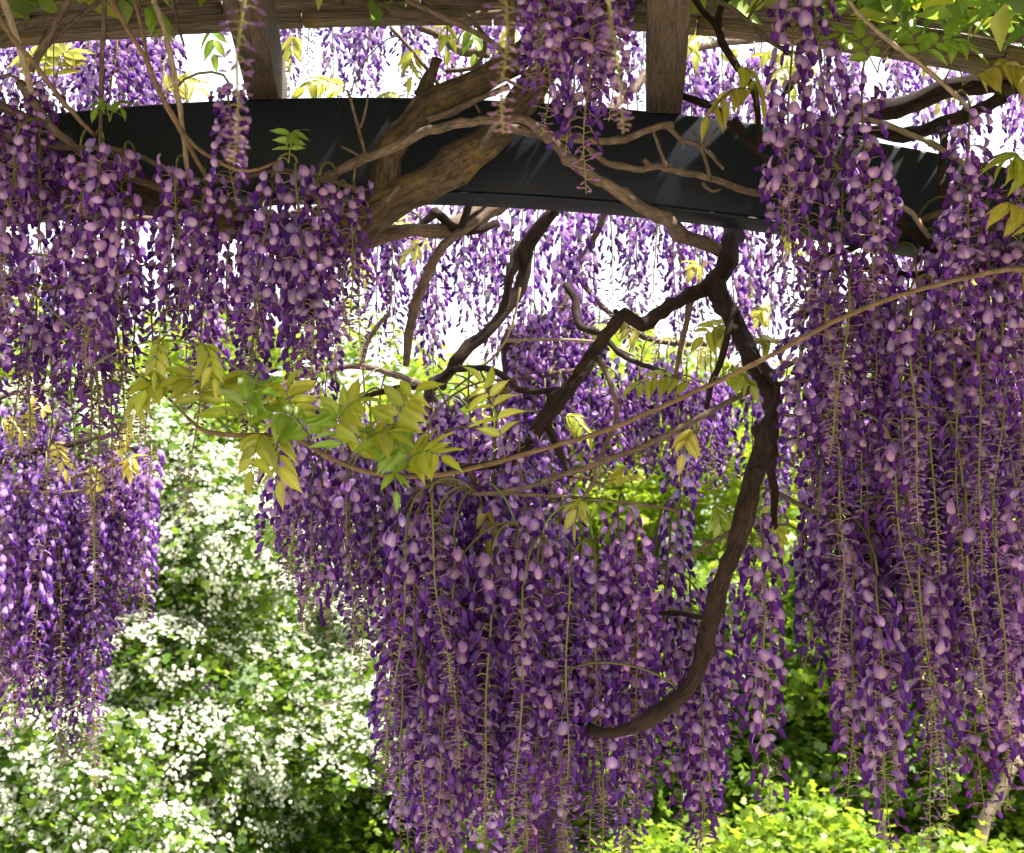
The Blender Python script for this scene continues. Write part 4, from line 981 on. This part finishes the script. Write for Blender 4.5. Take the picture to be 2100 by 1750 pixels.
for x, y0, y1, d_, k in ((1114, 1105, 1620, 2.02, 'full'), (1216, 1110, 1680, 2.02, 'full'), (1308, 1080, 1500, 2.01, 'full'), (1060, 1080, 1520, 2.02, 'full'), (1440, 1310, 1740, 2.12, 'full'), (1470, 1330, 1745, 2.15, 'full'), (1395, 1290, 1700, 2.15, 'full')):
    C.raceme(x, y0, y1, d_, k)
for x, y0, y1, d_, k in ((1015, 890, 1300, 2.15, 'full'), (1065, 940, 1330, 2.2, 'full'), (1150, 985, 1400, 2.15, 'mid'), (1392, 905, 1290, 2.25, 'full'), (960, 830, 1200, 2.25, 'full'), (890, 820, 1180, 2.3, 'full')):
    C.raceme(x, y0, y1, d_, k)
# behind the beam
fill(B, 28, (690, 1500), (370, 470), (250, 400), (2.75, 3.2), ['full', 'full', 'mid', 'young'])
fill(B, 16, (1500, 2120), (430, 560), (250, 380), (2.8, 3.2), ['full', 'mid'])
fill(B, 11, (1070, 1230), (620, 720), (180, 250), (2.85, 3.05), ['full'])
fill(B, 8, (1000, 1230), (760, 850), (180, 260), (2.8, 3.0), ['full', 'full', 'mid'])
fill(B, 16, (1225, 1500), (715, 800), (190, 250), (2.8, 3.0), ['full', 'full', 'mid'])
fill(B, 14, (1500, 2100), (720, 800), (250, 380), (2.8, 3.0), ['full', 'mid'])
fill(B, 20, (580, 1100), (770, 880), (220, 340), (2.7, 3.0), ['full', 'full', 'mid'])
fill(B, 22, (545, 1340), (-70, 20), (220, 320), (2.9, 3.3), ['mid', 'mid', 'young', 'full'])
fill(B, 8, (1395, 1600), (80, 160), (160, 240), (2.9, 3.1), ['full', 'mid'])
fill(B, 10, (1650, 2130), (70, 150), (160, 250), (2.9, 3.1), ['full', 'mid'])
fill(B, 14, (-30, 380), (30, 100), (160, 230), (2.9, 3.1), ['full', 'mid'])
# lower left
db = prof([(-40, 1460), (30, 1540), (80, 1480), (120, 1590), (160, 1500), (200, 1660), (240, 1480), (300, 1400)])
fill(D, 20, (-40, 240), (900, 1020), (380, 560), (2.9, 3.15), ['full', 'full', 'mid'], db)
fill(D, 14, (-40, 220), (1060, 1130), (340, 540), (2.95, 3.2), ['full', 'full', 'mid'], db)
fill(D, 9, (215, 320), (900, 1000), (240, 380), (2.95, 3.1), ['full', 'mid'], db)
fill(D, 7, (-30, 140), (800, 870), (150, 220), (2.95, 3.05), ['full'])

# ---------------- leaves that can be picked apart
for base, tip, d0, d1, n_, sz, tint, dr in (
        ((312, 786), (272, 850), 1.87, 1.85, 4, .050, 0, .9), ((335, 698), (318, 762), 1.83, 1.80, 4, .040, 0, 1.0), ((405, 710), (440, 775), 1.83, 1.8, 4, .045, 0, .9),
        ((362, 818), (300, 800), 1.87, 1.83, 4, .055, 0, .5), ((420, 850), (378, 772), 1.86, 1.84, 4, .060, 0, .35), ((467, 887), (452, 782), 1.85, 1.86, 5, .058, 0, .4),
        ((482, 893), (535, 800), 1.85, 1.82, 5, .060, 2, .4), ((545, 893), (515, 965), 1.85, 1.80, 4, .060, 0, .6), ((560, 893), (575, 985), 1.85, 1.82, 4, .06, 0, .8),
        ((600, 899), (585, 800), 1.85, 1.84, 5, .058, 0, .4), ((652, 926), (560, 845), 1.85, 1.82, 5, .060, 2, .35), ((665, 934), (735, 820), 1.85, 1.83, 5, .058, 0, .45),
        ((702, 951), (690, 850), 1.85, 1.84, 5, .058, 2, .4), ((722, 958), (800, 888), 1.85, 1.82, 5, .060, 0, .35), ((775, 972), (850, 800), 1.85, 1.83, 6, .058, 0, .6),
        ((810, 978), (905, 935), 1.85, 1.81, 5, .062, 0, .25), ((868, 977), (770, 905), 1.85, 1.82, 5, .062, 2, .3), ((800, 978), (812, 1008), 1.85, 1.83, 2, .045, 2, .5),
        ((1037, 944), (988, 785), 1.86, 1.83, 4, .058, 0, .25)):
    C.leaf(base, tip, d0, d1, n_, sz, tint, dr)
for base, tip, d0, d1, n_, sz, tint, dr in (
        ((1545, 185), (1452, 240), 1.9, 1.86, 4, .055, 1, 1.1), ((1510, 140), (1560, 200), 1.92, 1.9, 3, .055, 0, 1.0), ((1800, 150), (1725, 70), 1.85, 1.85, 4, .055, 2, .3),
        ((1900, 140), (1842, 55), 1.87, 1.87, 5, .055, 2, .3), ((1880, 125), (1985, 95), 1.86, 1.84, 4, .05, 2, .3), ((1975, 175), (2120, 150), 1.75, 1.7, 6, .062, 1, .9),
        ((2120, 380), (2062, 330), 1.8, 1.78, 4, .06, 0, .7), ((2125, 500), (2068, 420), 1.8, 1.78, 4, .06, 1, .7), ((1520, 690), (1442, 690), 2.22, 2.2, 4, .055, 0, .3), ((1530, 705), (1590, 720), 2.2, 2.2, 3, .05, 0, .4),
        ((1470, 780), (1540, 790), 2.05, 2.03, 5, .045, 0, .7), ((1440, 800), (1300, 792), 2.2, 2.2, 6, .05, 0, .5), ((1560, 1060), (1600, 1110), 2.1, 2.1, 4, .045, 1, .7), ((1430, 890), (1400, 930), 2.05, 2.05, 3, .05, 1, .6), ((1195, 1027), (1180, 1075), 2.03, 2.02, 3, .05, 0, .9),
        ((1300, 1000), (1260, 970), 2.05, 2.05, 3, .04, 1, .6), ((1460, 1045), (1480, 1090), 2.02, 2.02, 4, .045, 2, .8), ((990, 1040), (1000, 1100), 2.1, 2.1, 3, .05, 1, 1.0)):
    C.leaf(base, tip, d0, d1, n_, sz, tint, dr, single=True)
for base, tip, d0, d1, n_, sz, tint, dr in (
        ((592, 335), (602, 275), 1.85, 1.84, 4, .038, 2, .4), ((225, 245), (198, 222), 1.9, 1.88, 3, .035, 2, .4), ((225, 250), (250, 222), 1.9, 1.88, 2, .035, 2, .4), ((720, 195), (625, 180), 2.25, 2.2, 4, .06, 0, .45),
        ((110, 180), (140, 105), 2.25, 2.25, 5, .06, 1, .4), ((90, 170), (60, 110), 2.25, 2.25, 5, .06, 0, .4), ((330, 200), (405, 180), 2.25, 2.25, 4, .06, 1, .3), ((290, 20), (340, 80), 1.9, 1.9, 4, .045, 2, .8),
        ((918, 50), (918, 100), 2.2, 2.2, 3, .05, 0, .9), ((960, 60), (972, 110), 2.2, 2.2, 3, .05, 2, .9), ((850, 110), (840, 160), 2.2, 2.2, 3, .05, 0, 1.0), ((760, 510), (830, 455), 2.3, 2.3, 4, .05, 1, .3), ((430, 60), (440, 110), 2.25, 2.25, 3, .05, 2, .8)):
    A.leaf(base, tip, d0, d1, n_, sz, tint, dr)
# foliage further back, mostly in the yellow leaf tint
for k in range(46):
    x = rnd.uniform(560, 2100); top = rnd.random() < .45
    y = rnd.uniform(40, 210) if top else rnd.uniform(430, 960)
    d_ = rnd.uniform(2.6, 3.3)
    B.leaf((x, y), (x + rnd.uniform(-70, 70), y + rnd.uniform(-20, 70)), d_, d_ - .03, 4, rnd.uniform(.045, .06), rnd.choice((0, 1, 1)), rnd.uniform(.3, .9), single=True)
for k in range(8):
    x = rnd.uniform(-20, 300); y = rnd.uniform(700, 1020)
    D.leaf((x, y), (x + rnd.uniform(-50, 50), y + rnd.uniform(0, 60)), 2.9, 2.88, 4, .05, 1, .8, single=True)
# leaves covering the pergola roof above the boards
def canopy():
    R = np.random.default_rng(5)
    acc = Acc(); n = 42000
    xs = R.uniform(-2.0, 2.2, n); ys = np.minimum(R.uniform(-2.4, 2.06, n), R.uniform(1.75, 2.1, n))
    zs = 2.575 - .17 * (xs + .2) ** 2 + R.uniform(0, .18, n) + .05 * np.sin(xs * 5) * np.sin(ys * 4)
    e_ = R.random(n) < .16; ys[e_] = R.uniform(1.6, 2.09, e_.sum()); zs[e_] = 2.61 - .13 * (xs[e_] + .2) ** 2 + R.uniform(.0, .14, e_.sum())  # extra out-of-view leaves added along the front edge to keep sun off the beam
    k = (np.sin(xs * 2.3 + 1) * np.sin(ys * 1.9 + .5) + R.normal(0, .5, n)) > -.9
    k &= ~((zs - CAM_Z < .405 * ys) & (np.abs(xs) < .47 * ys))          # nothing droops below the boards here
    m = rand_rots(R, n, .5) * R.uniform(.05, .08, n)[:, None, None]
    pos = np.stack([xs, ys, zs], 1) - np.array(A.o)
    cj = np.array([(.24, .36, .035), (.36, .40, .035), (.14, .24, .03)])[R.integers(0, 3, n)] * R.uniform(.7, 1.2, (n, 1))
    acc.many(SIMPLE, np.concatenate([m, pos[:, :, None]], 2)[k], cj[k])
    set_tags(add('roof_foliage', acc.mesh('roof_foliage', MAT['leaf']), A.root), kind='stuff')

# ------------------------------------------------------------------ garden trees and shrubs behind
def leaf_quad():
    """small lobed leaf, unit length, folded on the midrib"""
    v = [(0, 0, 0), (.5, 0, 0), (1, 0, -.04), (.26, .42, .10), (.5, .22, .05), (.72, .36, .06), (.26, -.42, .10), (.5, -.22, .05), (.72, -.36, .06)]
    t = [(0, 1, 3), (3, 1, 4), (4, 1, 5), (5, 1, 2), (0, 6, 1), (6, 7, 1), (7, 8, 1), (8, 2, 1)]
    return np.array(v, np.float32), np.zeros((0, 4), int), np.array(t), np.ones((9, 3), np.float32)
def simple_leaf():
    v = [(0, 0, 0), (.35, .26, .08), (1, 0, -.05), (.35, -.26, .08), (.4, 0, 0)]
    return np.array(v, np.float32), np.zeros((0, 4), int), np.array([(0, 4, 1), (1, 4, 2), (4, 3, 2), (0, 3, 4)]), np.ones((5, 3), np.float32)
LOBED, SIMPLE = leaf_quad(), simple_leaf()
def rand_rots(R, n, flat_=.6):
    x = R.normal(0, 1, (n, 3)); x[:, 2] = x[:, 2] * .5 - .2; x /= np.linalg.norm(x, axis=1)[:, None]
    up = R.normal(0, flat_, (n, 3)) + np.array([0, 0, 1.0])
    y = np.cross(up, x); y /= np.linalg.norm(y, axis=1)[:, None]; z = np.cross(x, y)
    return np.stack([x, y, z], 2)
def leaves(acc, R, centres, radii, per, size, cols, tmpl, shell=.45):
    for c, r in zip(centres, radii):
        n = int(per * R.uniform(.75, 1.25))
        dirs = R.normal(0, 1, (n, 3)); dirs /= np.linalg.norm(dirs, axis=1)[:, None]
        rad = R.uniform(shell, 1.0, n) ** .6 * (1 + .18 * np.sin(dirs[:, 0] * 6 + c[0] * 9) * np.sin(dirs[:, 2] * 5 + c[2] * 7))
        pos = c + dirs * rad[:, None] * r
        m = rand_rots(R, n) * (size * R.uniform(.65, 1.25, n))[:, None, None]
        k = R.integers(0, len(cols), n); base = np.array(cols)[k] * R.uniform(.7, 1.25, (n, 1)) * R.uniform(.85, 1.15)
        acc.many(tmpl, np.concatenate([m, pos[:, :, None]], 2), base)
def crown_centres(R, c, rad, n, rr):
    out = []
    while len(out) < n:
        p = R.uniform(-1, 1, 3)
        l = np.linalg.norm(p)
        if l > 1 or l < .35: continue
        out.append(np.array(c) + p * np.array(rad))
    return out, [np.array([1.15, 1.0, .75]) * R.uniform(*rr) for _ in out]
def tree(name, label, cat, base, crown, rad, n_clump, rr, per, size, cols, bark_m, tmpl, trunk_r, seed, limbs=7, trunk_pts=None, group=None, flowers=None, extra=None, shell=.45):
    R = np.random.default_rng(seed)
    base = np.array(base, float); crown = np.array(crown, float); rad = np.array(rad, float)
    root = empty(name, tuple(base)); set_tags(root, label, cat, group)
    tp = [np.array(p, float) for p in trunk_pts] if trunk_pts else [base + (0, 0, -.06), base * .6 + crown * .4 + R.normal(0, .05, 3), crown + (0, 0, -rad[2] * .15)]
    pp, rr_ = catmull(tp, list(np.linspace(trunk_r, trunk_r * .62, len(tp))), .08)
    v, q, t, tc = tube(pp, rr_, 14, .10, seed)
    add('trunk', mesh_of('trunk', v - base, [q, t], MAT[bark_m], None, tc), root)
    cs, rs = crown_centres(R, crown, rad * .82, n_clump, rr)
    if extra: cs += [np.array(e[0]) for e in extra]; rs += [np.array(e[1]) for e in extra]
    for k in range(limbs):
        tgt = cs[R.integers(len(cs))]; st = pp[int(len(pp) * R.uniform(.72, .98))]
        mid = (st + tgt) / 2 + R.normal(0, .10, 3) + (0, 0, .08)
        a, b = catmull([st, mid, tgt], [trunk_r * .45, trunk_r * .28, trunk_r * .08], .08)
        v, q, t, tc = tube(a, b, 8, .1, seed + k)
        add('limb', mesh_of('limb', v - base, [q, t], MAT[bark_m], None, tc), root)
    acc = Acc()
    leaves(acc, R, [c - base for c in cs], rs, per, size, cols, tmpl, shell)
    set_tags(add('crown', acc.mesh('crown', MAT['tree_leaf']), root), kind='stuff')
    if flowers:
        per_f, fsz = flowers
        # flat heads of small five-petalled flowers over the clumps
        ang = np.arange(5) * 2 * math.pi / 5
        fv = [(0, 0, 0)]
        for a in ang: fv += [(math.cos(a - .5) * .95, math.sin(a - .5) * .95, .16), (math.cos(a + .5) * .95, math.sin(a + .5) * .95, .16)]
        ft = [(0, 1 + 2 * k, 2 + 2 * k) for k in range(5)]
        fc = np.ones((11, 3), np.float32) * np.array((.82, .82, .76)); fc[0] = (.6, .62, .3)
        T = (np.array(fv, np.float32), np.zeros((0, 4), int), np.array(ft), fc)
        acc = Acc()
        for c, r in zip(cs, rs):
            n = int(per_f * R.uniform(.3, 1.6))
            dirs = R.normal(0, 1, (n, 3)) + np.array([0, -.45, .45]); dirs /= np.linalg.norm(dirs, axis=1)[:, None]
            ctr = c - base + dirs * r * R.uniform(.88, 1.08, (n, 1))
            for p_, d_ in zip(ctr, dirs):
                m_ = R.integers(8, 18)
                up = d_ + np.array([0, -.15, .6]) + R.normal(0, .2, 3); up /= np.linalg.norm(up)
                f3 = rot_from(np.cross(up, R.normal(0, 1, 3)), up)
                rr2 = np.sqrt(R.random(m_)) * fsz; an = R.uniform(0, 6.28, m_)
                loc = np.stack([rr2 * np.cos(an), rr2 * np.sin(an), R.normal(0, .005, m_) - rr2 * rr2 * 5], 1) @ f3.T + p_
                ms = []
                for l_ in loc:
                    u2 = up + R.normal(0, .35, 3); ms.append(np.concatenate([rot_from(np.cross(u2, R.normal(0, 1, 3)), u2) * R.uniform(.0075, .0105), l_[:, None]], 1))
                acc.many(T, ms, np.broadcast_to(R.uniform(.85, 1.08), (m_, 3)))
        set_tags(add('white_blossom', acc.mesh('white_blossom', MAT['white_petal']), root), kind='stuff')
    return root

canopy()
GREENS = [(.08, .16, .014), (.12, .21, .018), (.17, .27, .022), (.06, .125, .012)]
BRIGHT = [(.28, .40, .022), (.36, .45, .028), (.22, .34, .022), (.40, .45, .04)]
def gz_(x, y): return float(ground_z(x, y))
hb = P(300, 1750, 6.3); hb.z = gz_(hb.x, hb.y)
hc_ = P(230, 1360, 6.5)
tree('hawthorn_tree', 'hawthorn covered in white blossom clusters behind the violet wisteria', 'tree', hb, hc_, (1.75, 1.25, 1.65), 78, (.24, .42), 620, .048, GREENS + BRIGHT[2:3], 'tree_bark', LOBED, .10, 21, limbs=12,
     trunk_pts=[tuple(Vector(hb) + Vector((0, 0, -.06))), tuple(P(320, 1750, 6.2)), tuple(P(365, 1640, 6.2)), tuple(P(400, 1500, 6.3)), tuple(P(420, 1300, 6.4))], flowers=(92, .044),
     extra=[(np.array(P(x_, y_, d_)), np.array((.36, .3, .24))) for x_, y_, d_ in ((40, 1500, 5.2), (150, 1560, 5.1), (-40, 1600, 5.2), (90, 1660, 5.0), (200, 1690, 5.1), (10, 1740, 5.0), (280, 1760, 5.2))])
hb2 = P(700, 1900, 7.6); hb2.z = gz_(hb2.x, hb2.y)
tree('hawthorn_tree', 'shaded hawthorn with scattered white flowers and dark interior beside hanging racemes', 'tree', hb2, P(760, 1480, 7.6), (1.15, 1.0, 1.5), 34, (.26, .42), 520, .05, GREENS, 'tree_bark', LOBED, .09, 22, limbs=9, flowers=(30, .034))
b3 = P(1950, 1900, 5.6); b3.z = gz_(b3.x, b3.y)
tree('young_tree', 'young tree with smooth pale tan leaning trunk and green leaves', 'tree', b3, P(2030, 1280, 6.2), (1.3, .9, .7), 20, (.26, .42), 420, .065, GREENS[1:] + BRIGHT, 'smooth_bark', LOBED, .033, 23, limbs=6,
     trunk_pts=[tuple(Vector(b3) + Vector((0, 0, -.06))), tuple(P(2005, 1750, 5.6)), tuple(P(2045, 1640, 5.6)), tuple(P(2085, 1540, 5.6)), tuple(P(2110, 1400, 5.8))])
b4 = P(1815, 1900, 5.7); b4.z = gz_(b4.x, b4.y)
tree('young_tree', 'slender pale trunk partly hidden behind long hanging racemes', 'tree', b4, P(1640, 1280, 7.0), (1.1, .8, .6), 16, (.26, .4), 420, .06, GREENS[1:] + BRIGHT, 'smooth_bark', LOBED, .026, 24, limbs=5,
     trunk_pts=[tuple(Vector(b4) + Vector((0, 0, -.06))), tuple(P(1815, 1750, 5.7)), tuple(P(1790, 1650, 5.8)), tuple(P(1775, 1500, 6.1)), tuple(P(1700, 1380, 6.6))])
b5 = P(1330, 1500, 9.5); b5.z = gz_(b5.x, b5.y)
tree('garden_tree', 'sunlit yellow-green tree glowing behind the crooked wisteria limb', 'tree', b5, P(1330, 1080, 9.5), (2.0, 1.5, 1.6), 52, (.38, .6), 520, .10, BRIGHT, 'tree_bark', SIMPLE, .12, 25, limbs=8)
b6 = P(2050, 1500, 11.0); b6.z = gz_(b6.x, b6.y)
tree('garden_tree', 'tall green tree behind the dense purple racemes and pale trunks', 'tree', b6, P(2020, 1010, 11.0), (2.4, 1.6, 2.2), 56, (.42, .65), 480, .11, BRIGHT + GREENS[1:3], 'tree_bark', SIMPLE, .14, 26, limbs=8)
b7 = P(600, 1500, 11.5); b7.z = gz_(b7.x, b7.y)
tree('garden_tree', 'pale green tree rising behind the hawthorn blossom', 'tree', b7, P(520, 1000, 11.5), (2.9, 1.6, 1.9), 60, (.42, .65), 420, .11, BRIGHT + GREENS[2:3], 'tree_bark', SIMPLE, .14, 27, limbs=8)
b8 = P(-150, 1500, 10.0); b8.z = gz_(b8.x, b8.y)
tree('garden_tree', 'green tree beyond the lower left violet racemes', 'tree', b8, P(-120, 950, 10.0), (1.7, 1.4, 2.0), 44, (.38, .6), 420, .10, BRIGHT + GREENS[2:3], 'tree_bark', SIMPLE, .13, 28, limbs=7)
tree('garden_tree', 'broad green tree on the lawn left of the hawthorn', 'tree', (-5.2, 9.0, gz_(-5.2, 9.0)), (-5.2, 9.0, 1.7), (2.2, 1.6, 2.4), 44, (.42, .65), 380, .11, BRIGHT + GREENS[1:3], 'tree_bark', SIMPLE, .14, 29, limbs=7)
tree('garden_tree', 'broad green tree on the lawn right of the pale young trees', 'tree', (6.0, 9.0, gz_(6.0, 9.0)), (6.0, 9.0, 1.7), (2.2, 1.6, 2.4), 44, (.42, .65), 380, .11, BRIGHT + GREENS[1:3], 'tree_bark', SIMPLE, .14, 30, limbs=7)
def shrub(label, c, rad, n_clump, per, size, cols, seed, tmpl=LOBED):
    R = np.random.default_rng(seed)
    b = np.array((c[0], c[1], gz_(c[0], c[1])))
    root = empty('garden_shrub', tuple(b)); set_tags(root, label, 'shrub')
    cs, rs = crown_centres(R, c, np.array(rad) * .8, n_clump, (.2, .36))
    for k in range(9):
        tgt = cs[R.integers(len(cs))]
        a, r_ = catmull([b + (R.normal(0, .05), R.normal(0, .05), -.04), (b + tgt) / 2 + R.normal(0, .08, 3), tgt], [.018, .012, .004], .07)
        v, q, t, tc = tube(a, r_, 7, .1, seed + k)
        add('stem', mesh_of('stem', v - b, [q, t], MAT['tree_bark'], None, tc), root)
    acc = Acc(); leaves(acc, R, [x - b for x in cs], rs, per, size, cols, tmpl)
    set_tags(add('foliage', acc.mesh('foliage', MAT['tree_leaf']), root), kind='stuff')
shrub('bright lime green shrub at the foot of the pale trunks', np.array(P(1720, 1870, 5.0)), (1.1, .6, .40), 28, 420, .045, GREENS[1:3] + BRIGHT[:3], 31)
shrub('large mid green shrub behind the lime green shrub', np.array(P(1560, 1560, 6.2)), (1.0, .6, .95), 40, 420, .055, GREENS[1:] + BRIGHT[2:3], 32)
shrub('mid green shrub filling the gap under the central racemes', np.array(P(1050, 1700, 6.8)), (1.3, .7, .9), 34, 400, .06, GREENS[1:] + BRIGHT[:1], 33)
shrub('green shrub behind the leaning pale trunk', np.array(P(1980, 1580, 6.6)), (1.3, .7, .95), 44, 400, .055, GREENS[1:] + BRIGHT, 34)

for n_, v_ in (('A', A), ('B', B), ('C', C), ('D', D)):
    f_ = np.array(v_.far)
    print('VINE', n_, 'racemes', v_.count, 'blossoms', v_.n_blossom, 'leaflets', v_.n_leaflet, 'links max %.2f mean %.2f over.35 %d' % (f_.max(), f_.mean(), (f_ > .35).sum()))
print('TRIS', sum(sum(len(p.vertices) - 2 for p in m.polygons) for m in bpy.data.meshes) if False else sum(len(m.loops) - 2 * len(m.polygons) for m in bpy.data.meshes), 'objects', len(bpy.data.objects))
